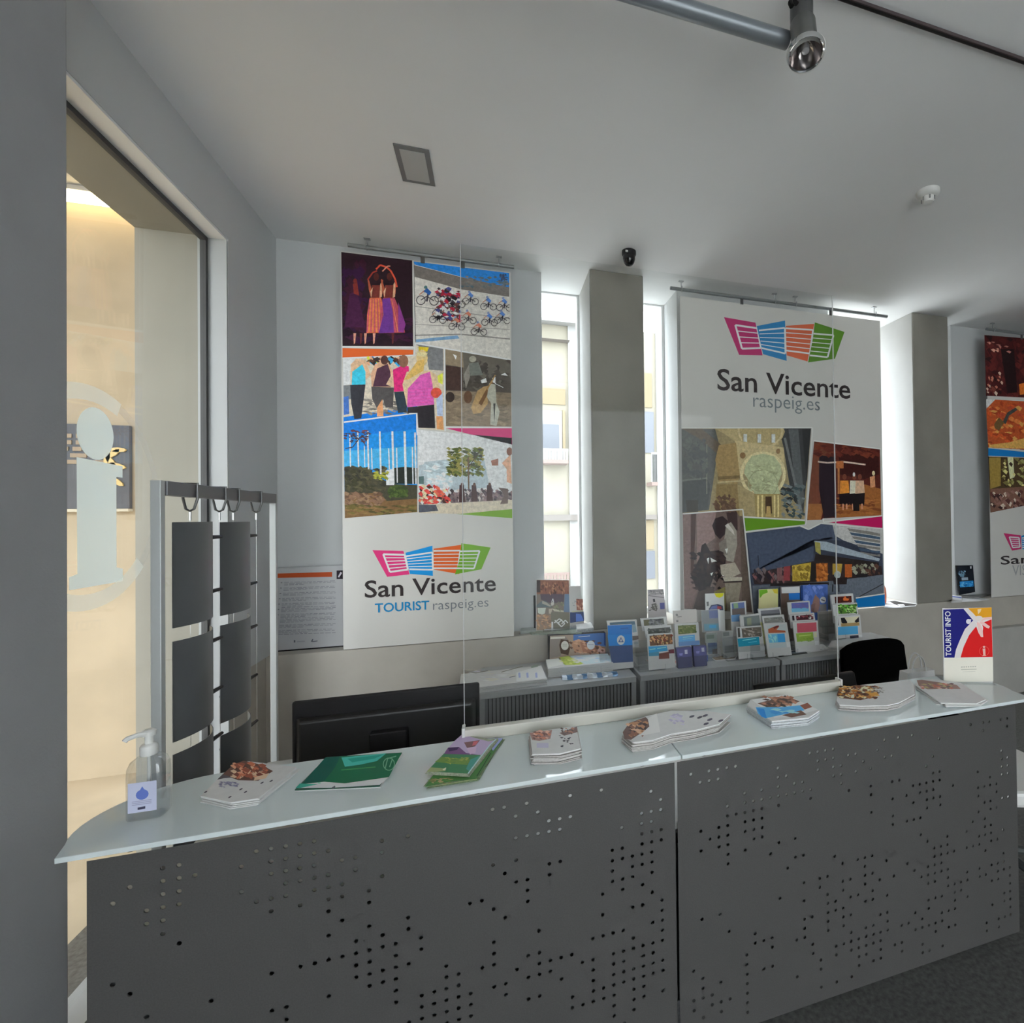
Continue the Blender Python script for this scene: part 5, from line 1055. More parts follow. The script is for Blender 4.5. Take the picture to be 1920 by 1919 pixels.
# ================================================================== PRINTED MATTER ON THE CABINETS AND THE LEDGE
HE, HB, HC, HD, HF, H8 = (960, 1080, .10417), (1000, 1060, .15634), (1200, 1080, .10417), (1380, 1080, .13542), (1640, 1060, .11458), (860, 1230, .16667)
KP = 1.75
def card(name, label, cat, zt_, quad, zs, Y=None, tilt=.12, t=.006, inks=(), edge=None, group=None, face=None, k=KP, snap=True):
    q = zm(zt_, quad)                            # corners: top left, top right, bottom right, bottom left
    if Y is None:
        Y = atZ((q[2][0]+q[3][0])/2, (q[2][1]+q[3][1])/2, zs).y
    p0 = Vector((0, Y, zs)); n = Vector((0, -math.cos(tilt), math.sin(tilt))); up = Vector((0, math.sin(tilt), math.cos(tilt)))
    P = [onplane(x, y, p0, n) for x, y in q]
    if snap:
        for i in (2, 3): P[i] = P[i]+up*((zs+.0008-P[i].z)/up.z)
    th = thing(name, label, cat, ((P[2].x+P[3].x)/2, Y, zs), group)
    # thickness goes straight back from the face and never below the shelf
    bk = Vector((0, t, 0))
    MB().prism([P[3], P[2], P[1], P[0]], bk).build('pages' if t > .0035 else 'sheet', edge or M_PAPER, th)
    I = Ink(p0, n, k=k, base=3e-4); I.t = zt_
    if face: I.poly([(P[i]) for i in (3, 2, 1, 0)], face, raw=True)
    for f in inks: f(I)
    if face or inks: I.build('cover', th, M_PRINT)
    th['_y'] = Y
    return th
def R_(*pts_c):                                  # list of (points, colour)
    def f(I):
        for pts, c in pts_c: I.poly(pts, c)
    return f
def FK(x0, y0, x1, y1, cols, n, w, h): return lambda I: I.fleck(x0, y0, x1, y1, cols, n, w, h)
def tier_holder(label, x0, x1, Y, zs, heights, group='clear acrylic brochure holders'):
    """stepped clear acrylic holder; heights are the step tops front to back"""
    t = thing('brochure_holder', label, 'brochure holder', ((x0+x1)/2, Y, zs))
    m = MB(); m.box(x0, x1, Y-.006, Y+.036*len(heights)+.012, zs+.0004, zs+.0028); m.build('base', M_ACRYL, t)
    for i, h in enumerate(heights):
        if h > .004: MB().box(x0, x1, Y+.036*i, Y+.036*i+.030, zs+h-.0030, zs+h-.0004).build('step', M_ACRYL, t)
        MB().hexa([(x0, Y+.036*i+.028, zs+max(h, .003)), (x1, Y+.036*i+.028, zs+max(h, .003)), (x1, Y+.036*i+.030, zs+max(h, .003)), (x0, Y+.036*i+.030, zs+max(h, .003))],
                  [(x0, Y+.036*i+.034, zs+h+.09), (x1, Y+.036*i+.034, zs+h+.09), (x1, Y+.036*i+.036, zs+h+.09), (x0, Y+.036*i+.036, zs+h+.09)]).build('divider', M_ACRYL, t)
    for x in (x0-.002, x1): MB().box(x, x+.002, Y-.004, Y+.036*len(heights)+.01, zs+.003, zs+.035).build('side', M_ACRYL, t)
    return t
CB = ZCB+.0004

# -- piles on the left cabinet
def ink_pl(I):
    I.t = H8; I.fleck(90, 140, 620, 320, [(200, 196, 200), (176, 172, 180), (190, 186, 170)], 26, 60, 6); I.line([(100, 180), (190, 195), (330, 170)], 7, (120, 116, 108)); I.line([(480, 185), (720, 120)], 8, (120, 120, 110)); I.line([(570, 245), (640, 230)], 8, (110, 112, 116))
    I.poly([(650, 190), (930, 110), (990, 255), (650, 290)], (206, 212, 226)); 
    for x in (680, 770, 870): I.poly([(x-10, 195), (x+12, 190), (x+18, 245), (x-4, 250)], (150, 158, 190))
    I.poly([(810, 120), (900, 100), (890, 125), (820, 140)], (140, 150, 140))
sheetstack('map_pile', 'low pile of white maps with a bluish text flap at the left cabinet end', 'maps', zm(H8, [(0, 385), (30, 205), (930, 110), (992, 258)]), CB, 8, .004, [ink_pl], jitter=.004, rot=.008, edge=M_PAPER, pagename='map', k=1.7, seed=21)
def ink_blk(I):
    I.t = HB; I.poly([(150, 1135), (300, 1118), (360, 1190), (180, 1235)], (206, 204, 190)); I.poly([(310, 1105), (420, 1090), (600, 1180), (560, 1195), (380, 1200)], (166, 178, 80)); I.fleck(320, 1110, 560, 1190, [(150, 166, 70), (186, 192, 110), (196, 196, 150)], 30, 30, 10); I.poly([(430, 1090), (890, 1062), (950, 1160), (620, 1190)], (176, 190, 206)); I.fleck(480, 1080, 900, 1170, [(190, 200, 212), (160, 176, 196), (206, 210, 212)], 40, 50, 8)
sheetstack('map_block', 'tall block of maps with a green and blue map on top', 'maps', zm(HB, [(175, 1245), (150, 1150), (895, 1085), (955, 1165)]), CB, 11, .0048, [ink_blk], jitter=.002, rot=.004, edge=M_PAPER, pagename='map', k=1.7, seed=22)
tk_ = thing('ticket_bundle', 'row of small silver and blue ticket bundles on the front edge of the left cabinet', 'tickets', (.45, 3.0, CB))
for i in range(11):
    a = atZ(1000+(345+i*60)*.15634, 1060+(1385-i*4.6)*.15634, CB); 
    o = MB().hexa([(a.x, a.y, CB), (a.x+.034, a.y-.004, CB), (a.x+.036, a.y+.03, CB), (a.x, a.y+.034, CB)], [(a.x+.002, a.y+.004, CB+.018+.008*(i % 3)), (a.x+.036, a.y, CB+.014+.008*(i % 2)), (a.x+.036, a.y+.03, CB+.020), (a.x, a.y+.032, CB+.022)])
    o.build('ticket', mat('silver_blue_wrap_%d' % (i % 3), [(.50, .56, .64), (.12, .24, .42), (.72, .76, .82)][i % 3], .25, metal=.2), tk_)

card('leaflet_box', 'wide brown and blue photo box with two round badges behind the map block', 'box', HB, [(180, 850), (865, 812), (872, 1100), (188, 1150)], CB, Y=3.38, tilt=.10, t=.05, edge=M_BLACK, inks=[
    R_(([(200, 850), (865, 815), (872, 1090), (195, 1150)], (150, 132, 118)), ([(200, 860), (380, 850), (420, 900), (340, 1000), (330, 1090), (200, 1120)], (128, 118, 112)), ([(205, 865), (380, 855), (380, 880), (205, 890)], (186, 180, 172)), ([(480, 835), (865, 812), (868, 980), (740, 960), (480, 920)], (70, 104, 160)), ([(848, 815), (866, 812), (868, 970), (850, 960)], (30, 60, 120)), ([(330, 890), (420, 900), (440, 1000), (420, 1080), (330, 1060), (310, 960)], (72, 54, 46)), ([(470, 910), (600, 900), (660, 960), (600, 1040), (500, 1050), (460, 960)], (168, 128, 104)), ([(560, 920), (740, 960), (860, 990), (850, 1050), (600, 1060)], (150, 104, 84)), ([(770, 990), (860, 1000), (862, 1060), (770, 1060)], (190, 156, 146))),
    FK(440, 900, 860, 1060, [(120, 84, 70), (186, 146, 120), (96, 70, 60)], 36, 26, 14),
    lambda I: I.oval(378, 965, 46, 56, (196, 188, 184)).oval(690, 960, 48, 54, (186, 188, 198)).line([(540, 862), (680, 850)], 8, (190, 204, 226)).line([(350, 950), (404, 950)], 6, (140, 134, 130)).line([(350, 970), (404, 970)], 6, (140, 134, 130)).line([(655, 955), (724, 955)], 8, (150, 152, 166))])
# blue brochure in its clear holder
tier_holder('clear holder with a plain blue brochure and a white bordered one behind', .625, .835, 3.13, CB, (.004, .012))
card('brochure', 'plain blue brochure with a round white emblem in the clear holder', 'brochure', HB, [(890, 725), (1182, 712), (1200, 1165), (945, 1180)], CB+.0045, Y=3.135, tilt=.08, t=.012, inks=[
    R_(([(890, 725), (1182, 712), (1188, 985), (905, 1000)], (28, 104, 176)), ([(900, 940), (1188, 930), (1196, 1160), (942, 1175)], (62, 76, 112)), ([(890, 840), (1185, 830), (1188, 960), (905, 970)], (40, 116, 184))), lambda I: I.oval(1050, 900, 48, 58, (196, 210, 224)).poly([(1050, 862), (1084, 925), (1018, 925)], (40, 70, 120)).poly([(1052, 880), (1066, 915), (1036, 915)], (200, 212, 220)).line([(1045, 762), (1140, 755)], 12, (20, 80, 150))])
card('brochure', 'white bordered dark photo brochure behind the plain blue one', 'brochure', HB, [(880, 672), (1238, 655), (1268, 985), (960, 1000)], CB+.0125, Y=3.172, tilt=.08, t=.012, inks=[R_(([(915, 690), (1215, 672), (1225, 720), (920, 735)], (74, 96, 110)), ([(1180, 715), (1225, 712), (1240, 800), (1190, 810)], (120, 140, 150)), ([(1186, 850), (1258, 846), (1262, 890), (1190, 905)], (96, 84, 80)), ([(1200, 925), (1256, 920), (1258, 945), (1204, 950)], (150, 154, 160)))], snap=False)

WH = (206, 204, 200)
# -- holder with the brown group photo, three deep
tier_holder('three step clear holder with a brown group photo brochure in front', .845, 1.015, 3.045, CB, (.004, .040, .080))
card('brochure', 'white bordered brochure with a brown group photo and blue band, front of its holder', 'brochure', HC, [(125, 1055), (592, 1028), (630, 1500), (150, 1520)], CB+.0045, Y=3.048, tilt=.15, t=.010, inks=[R_(([(170, 1080), (575, 1052), (590, 1230), (180, 1262)], (96, 66, 46)), ([(150, 1275), (480, 1262), (500, 1350), (160, 1390)], (58, 142, 186)), ([(155, 1390), (340, 1370), (350, 1440), (160, 1450)], (70, 130, 160)), ([(340, 1400), (520, 1370), (530, 1490), (340, 1500)], (108, 62, 56)), ([(510, 1335), (612, 1320), (618, 1395), (520, 1400)], (96, 44, 56))), FK(180, 1070, 580, 1230, [(150, 104, 66), (70, 44, 32), (190, 140, 100), (110, 50, 36), (206, 160, 110)], 70, 22, 26), lambda I: I.line([(170, 1330), (280, 1315)], 16, (130, 190, 220)).line([(310, 1310), (470, 1290)], 16, (130, 190, 220))])
card('brochure', 'white bordered brochure with a dark building photo, middle of the group photo holder', 'brochure', HC, [(75, 925), (555, 890), (585, 1090), (110, 1120)], CB+.0405, Y=3.084, tilt=.15, t=.010, inks=[R_(([(140, 960), (540, 925), (550, 1025), (150, 1055)], (70, 70, 66)), ([(180, 970), (340, 950), (340, 1010), (160, 1030)], (50, 54, 50))), FK(150, 950, 540, 1030, [(60, 60, 56), (96, 96, 92), (44, 46, 44)], 30, 26, 14)], snap=False)
card('brochure', 'white bordered brochure with a grey tree photo, back of the group photo holder', 'brochure', HC, [(8, 775), (470, 742), (500, 960), (50, 1000)], CB+.0805, Y=3.120, tilt=.15, t=.010, inks=[R_(([(62, 795), (420, 768), (440, 875), (75, 905)], (92, 92, 88)), ([(62, 795), (165, 788), (160, 890), (75, 905)], (84, 82, 58))), FK(170, 790, 400, 880, [(60, 60, 64), (120, 120, 120), (80, 80, 84)], 30, 30, 18)], snap=False)
pb = sheetstack('booklet', 'pink and white booklet lying open on the cabinet edge below the group photo brochure', 'booklet', zm(HC, [(90, 1510), (640, 1505), (790, 1595), (200, 1625)]), CB, 3, .004, [lambda I: (setattr(I, 't', HC), I.poly([(110, 1515), (640, 1508), (700, 1580), (220, 1610)], (196, 150, 138)), I.line([(120, 1512), (690, 1520)], 14, (226, 206, 200)), I.line([(250, 1590), (740, 1585)], 14, (226, 210, 206)), I.fleck(260, 1530, 620, 1580, [(226, 214, 212), (176, 110, 96), (190, 130, 116)], 18, 40, 10))], jitter=.003, edge=M_PAPER, pagename='page', k=1.6)
# -- second holder
tier_holder('clear holder with a green photo brochure under a plain grey card', 1.055, 1.225, 3.07, CB, (.004, .060))
card('brochure', 'green photo brochure with a pale blue band in the second holder', 'brochure', HC, [(622, 868), (1050, 842), (1085, 1240), (640, 1275)], CB+.0045, Y=3.075, tilt=.15, t=.010, inks=[R_(([(680, 900), (1005, 880), (1015, 1030), (690, 1055)], (92, 100, 58)), ([(690, 1085), (985, 1060), (990, 1170), (700, 1190)], (92, 150, 196)), ([(690, 1190), (1070, 1165), (1078, 1240), (700, 1270)], (96, 128, 172))), FK(690, 890, 1005, 1040, [(70, 84, 44), (110, 116, 66), (130, 130, 84)], 40, 24, 14), lambda I: I.line([(770, 1110), (960, 1092)], 14, (140, 186, 214)).line([(770, 1145), (930, 1130)], 10, (130, 176, 206))])
card('card', 'plain grey white card standing behind the green photo brochure', 'card', HC, [(595, 632), (1012, 605), (1040, 930), (620, 960)], CB+.0605, Y=3.110, tilt=.15, t=.010, face=(176, 170, 166), inks=[R_(([(640, 690), (670, 680), (690, 720), (650, 730)], (120, 116, 114)), ([(670, 735), (750, 728), (750, 742), (670, 748)], (120, 116, 114)), ([(650, 800), (690, 800), (690, 835), (655, 840)], (110, 106, 106)))], snap=False)
for i, qd in enumerate(([(652, 1310), (925, 1285), (935, 1450), (680, 1470)], [(955, 1270), (1190, 1262), (1200, 1430), (975, 1445)])):
    card('postcard_box', ('small purple postcard box, left of the pair below the green brochure', 'small purple postcard box, right of the pair below the green brochure')[i], 'box', HC, qd, CB, Y=3.030, tilt=.12, t=.03, edge=mat('purple_box', (.09, .09, .20), .4), group='purple postcard boxes', inks=[R_((qd, (86, 84, 130)), ([(qd[0][0]+150, qd[0][1]+25), (qd[0][0]+200, qd[0][1]+22), (qd[0][0]+205, qd[0][1]+100), (qd[0][0]+155, qd[0][1]+100)], (176, 176, 200)), ([(qd[0][0]+50, qd[0][1]+90), (qd[0][0]+120, qd[0][1]+80), (qd[0][0]+110, qd[0][1]+130), (qd[0][0]+60, qd[0][1]+130)], (130, 130, 180)))])
sheetstack('blue_leaflets', 'flat blue leaflets with a small white slip in front of the purple boxes', 'leaflets', zm(HC, [(720, 1480), (760, 1440), (1225, 1425), (1225, 1520), (830, 1560)]), CB, 3, .003, [lambda I: (setattr(I, 't', HC), I.poly([(740, 1478), (770, 1445), (1220, 1430), (1220, 1510), (830, 1540)], (62, 82, 150)), I.poly([(975, 1490), (1060, 1480), (1125, 1525), (1000, 1530)], (206, 214, 230)))], jitter=.003, edge=mat('blue_edges', (.08, .12, .30), .5), k=1.6, seed=31)
# -- grey acrylic display with small postcards
tier_holder('empty smoky clear display between the green and teal brochures', 1.245, 1.420, 3.12, CB, (.004, .05))
card('brochure', 'slim grey blue brochure with a white edge in the smoky display', 'brochure', HC, [(1100, 628), (1432, 605), (1460, 990), (1130, 1020)], CB+.055, Y=3.128, tilt=.12, t=.010, face=(120, 124, 126), inks=[R_(([(1240, 625), (1395, 618), (1405, 760), (1250, 770)], (96, 104, 140)), ([(1150, 870), (1410, 860), (1420, 980), (1160, 990)], (96, 130, 146)), ([(1245, 890), (1370, 885), (1375, 940), (1250, 945)], (70, 140, 176)), ([(1400, 610), (1432, 606), (1460, 988), (1425, 992)], (214, 214, 214)))], snap=False)
card('postcard', 'small white framed postcard with a blue view, left of the pair on the cabinet', 'postcard', HC, [(1198, 1190), (1385, 1176), (1412, 1420), (1212, 1432)], CB, tilt=.15, t=.006, inks=[R_(([(1218, 1212), (1380, 1200), (1395, 1400), (1230, 1410)], (120, 134, 150)), ([(1220, 1215), (1382, 1205), (1388, 1270), (1225, 1290)], (92, 104, 134)), ([(1300, 1330), (1390, 1310), (1395, 1405), (1305, 1410)], (96, 84, 78)))])
card('postcard', 'small white framed postcard with a dark green shape, right of the pair on the cabinet', 'postcard', HC, [(1428, 1180), (1700, 1160), (1742, 1400), (1465, 1425)], CB, tilt=.15, t=.006, face=(190, 192, 186), inks=[R_(([(1480, 1260), (1640, 1190), (1690, 1230), (1680, 1310), (1540, 1370)], (74, 86, 82)),), FK(1500, 1220, 1660, 1340, [(60, 74, 68), (96, 106, 98), (84, 96, 92)], 20, 24, 14)])
card('postcard', 'dim grey postcard behind the blue view postcard', 'postcard', HC, [(1165, 1045), (1375, 1030), (1390, 1200), (1180, 1215)], CB+.004, Y=3.122, tilt=.12, t=.005, face=(124, 130, 126), inks=[R_(([(1195, 1070), (1330, 1060), (1335, 1130), (1200, 1140)], (92, 102, 94)),)], snap=False)
card('postcard', 'dim grey postcard behind the dark green shape postcard', 'postcard', HC, [(1470, 1000), (1660, 985), (1690, 1170), (1490, 1185)], CB, Y=3.130, tilt=.12, t=.005, face=(140, 140, 138), inks=[R_(([(1490, 1020), (1600, 1010), (1610, 1080), (1500, 1090)], (100, 104, 102)),)])
card('brochure', 'tall brochure with a green hill and blue sky standing behind the grey postcards', 'brochure', HC, [(1630, 485), (1905, 455), (1935, 1000), (1650, 1030)], CB, Y=3.24, tilt=.10, t=.010, face=(214, 214, 214), inks=[R_(([(1650, 500), (1875, 475), (1885, 590), (1660, 610)], (92, 106, 150)), ([(1680, 500), (1760, 490), (1770, 580), (1690, 590)], (128, 150, 120)), ([(1655, 600), (1885, 580), (1890, 700), (1660, 710)], (100, 90, 88)), ([(1640, 710), (1800, 695), (1810, 820), (1650, 830)], (110, 150, 196)))])
card('poster_card', 'white card with a yellow half circle standing against the banner', 'card', HC, [(1172, 325), (1512, 308), (1530, 900), (1185, 915)], CB, Y=3.38, tilt=.06, t=.006, face=(196, 198, 190), inks=[R_(([(1340, 318), (1512, 310), (1490, 370), (1430, 400), (1370, 380)], (196, 186, 40)), ([(1195, 470), (1235, 465), (1240, 540), (1200, 545)], (90, 90, 92)), ([(1380, 480), (1440, 440), (1470, 450), (1400, 520)], (232, 232, 230)), ([(1235, 600), (1280, 530), (1400, 510), (1490, 540), (1500, 620), (1240, 625)], (60, 66, 90)), ([(1260, 600), (1300, 545), (1390, 530), (1390, 620), (1262, 620)], (90, 100, 150)), ([(1390, 545), (1460, 550), (1470, 600), (1390, 600)], (150, 70, 76)))])
# -- teal band holder
tier_holder('clear holder with the teal band brochure', 1.452, 1.600, 3.07, CB, (.004, .050))
card('brochure', 'white bordered brochure with a broad teal band, front of its holder', 'brochure', HD, [(8, 715), (355, 690), (402, 1040), (35, 1065)], CB+.0045, Y=3.075, tilt=.15, t=.010, inks=[R_(([(75, 728), (345, 708), (358, 835), (90, 858)], (98, 90, 82)), ([(20, 872), (318, 845), (330, 960), (35, 985)], (30, 130, 156)), ([(30, 985), (330, 965), (335, 1040), (40, 1060)], (150, 152, 150)), ([(335, 980), (395, 975), (400, 1025), (340, 1030)], (200, 200, 200)), ([(20, 725), (50, 722), (60, 850), (30, 855)], (70, 66, 60))), FK(90, 730, 345, 840, [(84, 78, 70), (120, 108, 98), (150, 140, 130)], 26, 24, 14), lambda I: I.line([(90, 895), (280, 868)], 12, (110, 190, 206)).line([(170, 925), (290, 910)], 8, (90, 176, 196))])
card('brochure', 'grey green photo brochure behind the teal band one', 'brochure', HD, [(52, 558), (325, 520), (345, 740), (75, 770)], CB+.0505, Y=3.112, tilt=.15, t=.010, inks=[R_(([(105, 572), (320, 545), (335, 690), (115, 700)], (104, 110, 110)), ([(150, 590), (210, 580), (215, 680), (155, 690)], (124, 128, 108)))], snap=False)
# -- hands photo holder
tier_holder('three step clear holder with the red boat photo brochure in front', 1.625, 1.775, 3.04, CB, (.004, .040, .075))
card('brochure', 'white bordered brochure with a red boat photo and pale blue band', 'brochure', HD, [(382, 665), (704, 648), (765, 1000), (440, 1030)], CB+.0045, Y=3.045, tilt=.15, t=.010, inks=[R_(([(430, 690), (690, 668), (698, 785), (445, 800)], (170, 176, 176)), ([(445, 740), (560, 690), (600, 700), (560, 750), (680, 760), (690, 785), (450, 795)], (160, 84, 56)), ([(510, 715), (590, 685), (590, 710), (530, 735)], (96, 40, 40)), ([(440, 812), (672, 800), (685, 920), (460, 930)], (100, 168, 216)), ([(570, 806), (672, 800), (685, 915), (585, 922)], (60, 140, 204)), ([(455, 935), (690, 925), (700, 990), (465, 1005)], (170, 178, 180)), ([(695, 920), (750, 915), (755, 985), (705, 990)], (206, 206, 204))), lambda I: I.fleck(460, 820, 560, 910, [(140, 190, 220)], 12, 12, 26)])
card('brochure', 'white bordered grey stone photo brochure behind the red boat one', 'brochure', HD, [(360, 560), (662, 540), (690, 720), (385, 740)], CB+.0405, Y=3.08, tilt=.15, t=.010, inks=[R_(([(385, 585), (640, 566), (650, 640), (395, 655)], (112, 112, 108)),), FK(390, 585, 645, 640, [(96, 98, 94), (132, 132, 126), (120, 116, 110)], 30, 24, 10)], snap=False)
card('brochure', 'white bordered dark grey photo brochure at the back of the red boat holder', 'brochure', HD, [(305, 462), (612, 436), (640, 620), (330, 645)], CB+.0755, Y=3.116, tilt=.15, t=.010, inks=[R_(([(340, 485), (600, 465), (610, 540), (350, 555)], (104, 104, 110)), ([(345, 530), (605, 515), (608, 540), (350, 553)], (80, 80, 84)))], snap=False)
# -- red and green holder
tier_holder('three step clear holder with the red and green brochure in front', 1.830, 1.985, 3.07, CB, (.004, .050, .085))
card('brochure', 'white brochure with a rose red photo and green band', 'brochure', HD, [(785, 645), (1128, 622), (1160, 975), (825, 1000)], CB+.0045, Y=3.075, tilt=.15, t=.010, inks=[R_(([(840, 660), (1112, 645), (1118, 770), (850, 790)], (170, 76, 88)), ([(830, 800), (1065, 780), (1075, 895), (845, 915)], (130, 156, 62)), ([(850, 920), (1085, 900), (1090, 960), (860, 975)], (176, 178, 172)), ([(1090, 905), (1140, 900), (1145, 955), (1095, 960)], (206, 206, 204)), ([(1075, 785), (1115, 780), (1120, 850), (1080, 850)], (196, 190, 160))), lambda I: I.line([(870, 835), (1040, 818)], 14, (170, 186, 100)).fleck(860, 860, 1070, 910, [(110, 140, 50), (150, 170, 80)], 14, 24, 8)])
card('brochure', 'white bordered dark red stage photo brochure behind the rose red one', 'brochure', HD, [(738, 545), (1082, 515), (1110, 700), (765, 730)], CB+.0505, Y=3.111, tilt=.15, t=.010, inks=[R_(([(830, 555), (1065, 535), (1072, 605), (838, 620)], (60, 26, 32)), ([(775, 555), (805, 552), (812, 620), (782, 622)], (40, 34, 40))), FK(840, 550, 1060, 605, [(120, 50, 56), (206, 190, 186), (40, 16, 20), (150, 80, 84)], 20, 22, 14)], snap=False)
card('brochure', 'white bordered purple sea photo brochure at the back of the red and green holder', 'brochure', HD, [(712, 372), (1018, 348), (1045, 590), (735, 615)], CB+.0855, Y=3.147, tilt=.15, t=.010, inks=[R_(([(765, 380), (1002, 365), (1010, 490), (775, 505)], (84, 88, 146)), ([(765, 455), (1006, 440), (1010, 492), (773, 507)], (96, 150, 176))), FK(800, 395, 990, 450, [(96, 84, 130), (110, 96, 140)], 12, 24, 10)], snap=False)
# -- cards standing behind
card('poster_card', 'yellow map card with a green corner standing behind the holders', 'card', HD, [(318, 190), (582, 180), (572, 640), (305, 660)], CB, Y=3.37, tilt=.05, t=.006, face=(214, 190, 130), inks=[R_(([(322, 200), (430, 190), (440, 230), (370, 260), (330, 320)], (104, 156, 40)), ([(500, 186), (580, 183), (578, 250), (530, 240)], (216, 176, 60)), ([(318, 320), (360, 280), (480, 230), (560, 260), (570, 440), (310, 450)], (216, 186, 136)))])
card('poster_card', 'brown and blue card with a white heading behind the holders', 'card', HD, [(615, 155), (880, 145), (890, 640), (625, 660)], CB, Y=3.39, tilt=.05, t=.006, face=(96, 84, 80), inks=[R_(([(628, 160), (880, 148), (882, 235), (632, 245)], (206, 204, 200)), ([(730, 245), (882, 235), (886, 330), (735, 335)], (36, 104, 176)), ([(632, 245), (730, 242), (720, 440), (632, 440)], (92, 74, 66)))])
card('poster_card', 'blue card with a brown horse photo behind the red and green holder', 'card', HD, [(890, 130), (1270, 120), (1262, 560), (1010, 580)], CB, Y=3.41, tilt=.05, t=.006, face=(72, 98, 160), inks=[R_(([(890, 130), (925, 130), (930, 340), (895, 345)], (24, 50, 100)), ([(1080, 300), (1110, 240), (1150, 260), (1160, 400), (1140, 510), (1060, 510), (1040, 440)], (130, 100, 92)), ([(1160, 400), (1250, 390), (1255, 510), (1150, 515)], (124, 120, 120)), ([(1040, 400), (1100, 380), (1080, 500), (1040, 500)], (110, 84, 78))), FK(940, 150, 1240, 330, [(84, 110, 176), (64, 88, 150), (110, 130, 186)], 30, 26, 40), lambda I: I.oval(1205, 335, 42, 46, (206, 204, 200)).line([(1180, 330), (1228, 348)], 12, (40, 36, 40))])
card('grey_divider', 'plain grey cardboard standing between the horse card and the paper pile', 'card', HD, [(1130, 500), (1270, 488), (1280, 830), (1140, 850)], CB, Y=3.30, tilt=.05, t=.004, face=(116, 112, 106))
# -- paper pile at the right end with its own holder
sheetstack('paper_pile', 'wide pile of white paper at the right cabinet end', 'paper', [(1552, 1214), (1566, 1190), (1632, 1186), (1668, 1196), (1650, 1210)], CB, 6, .005, jitter=.008, rot=.02, edge=M_PAPER, pagename='sheet', seed=41)
ZP2 = CB+.0306
tier_holder('three step clear holder on the white paper pile', 2.325, 2.480, 3.20, ZP2, (.004, .045, .085))
card('brochure', 'white brochure with dark silhouettes and a blue band on the paper pile', 'brochure', HD, [(1370, 560), (1718, 540), (1752, 890), (1395, 912)], ZP2+.0045, Y=3.205, tilt=.13, t=.012, inks=[R_(([(1445, 580), (1700, 562), (1710, 690), (1455, 705)], (196, 186, 160)), ([(1450, 585), (1500, 580), (1540, 640), (1530, 680), (1460, 650)], (30, 30, 34)), ([(1640, 630), (1700, 570), (1705, 640), (1660, 650)], (34, 30, 34)), ([(1455, 660), (1705, 645), (1710, 690), (1458, 704)], (150, 126, 84)), ([(1400, 710), (1685, 695), (1692, 805), (1410, 825)], (76, 150, 210)), ([(1575, 830), (1695, 822), (1700, 880), (1580, 890)], (44, 44, 56)), ([(1700, 820), (1745, 816), (1748, 875), (1704, 880)], (206, 206, 204)), ([(1390, 575), (1410, 572), (1420, 690), (1400, 690)], (40, 44, 40)))])
card('brochure', 'white bordered bright green leaves brochure on the paper pile', 'brochure', HD, [(1335, 400), (1676, 374), (1705, 640), (1360, 660)], ZP2+.0455, Y=3.241, tilt=.13, t=.014, inks=[R_(([(1410, 410), (1660, 392), (1670, 515), (1420, 530)], (74, 110, 44)),), FK(1420, 405, 1660, 515, [(70, 150, 40), (50, 90, 34), (120, 170, 80), (40, 70, 30), (160, 196, 120)], 60, 22, 14)], snap=False)
card('brochure', 'white bordered dark orange lamp photo brochure at the back of the paper pile', 'brochure', HD, [(1312, 268), (1620, 246), (1645, 470), (1335, 490)], ZP2+.0855, Y=3.277, tilt=.13, t=.016, inks=[R_(([(1365, 292), (1598, 278), (1604, 366), (1372, 382)], (64, 24, 18)), ([(1480, 320), (1510, 275), (1530, 310), (1575, 320), (1550, 345), (1490, 345)], (196, 100, 50))), FK(1380, 295, 1590, 370, [(90, 34, 22), (50, 18, 14)], 16, 24, 12)], snap=False)
# -- flat things along the cabinet edge
sheetstack('tan_leaflet', 'small tan leaflet with a white slip lying below the postcards', 'leaflet', zm(HC, [(1290, 1480), (1440, 1440), (1740, 1450), (1720, 1490), (1350, 1530)]), CB, 2, .003, [lambda I: (setattr(I, 't', HC), I.poly([(1300, 1478), (1440, 1445), (1730, 1452), (1700, 1488), (1360, 1520)], (124, 108, 92)), I.poly([(1450, 1465), (1540, 1455), (1640, 1470), (1560, 1485)], (206, 200, 192)))], k=1.6, seed=51)
sheetstack('red_leaflet', 'small red and brown leaflet lying below the teal band brochure', 'leaflet', zm(HD, [(40, 1110), (60, 1045), (180, 1040), (430, 1060), (420, 1095), (150, 1130)]), CB, 2, .003, [lambda I: (setattr(I, 't', HD), I.poly([(50, 1105), (66, 1050), (180, 1045), (425, 1064), (415, 1090), (150, 1122)], (130, 100, 86)), I.poly([(55, 1095), (80, 1048), (150, 1050), (165, 1095), (100, 1115)], (196, 70, 84)), I.poly([(250, 1075), (330, 1062), (370, 1078), (300, 1090)], (206, 196, 180)))], k=1.6, seed=52)
sheetstack('open_magazine', 'open dark blue magazine with white bands lying on the cabinet edge', 'magazine', zm(HD, [(590, 1112), (500, 1042), (860, 1012), (985, 1062)]), CB, 2, .004, [lambda I: (setattr(I, 't', HD), I.poly([(590, 1108), (506, 1044), (856, 1016), (975, 1060)], (62, 72, 86)), I.line([(540, 1058), (850, 1026)], 14, (206, 208, 212)), I.line([(600, 1095), (960, 1052)], 12, (120, 128, 136)), I.poly([(560, 1075), (900, 1040), (930, 1050), (590, 1090)], (84, 96, 110)))], edge=M_DKGREY, pagename='page', k=1.6, seed=53)
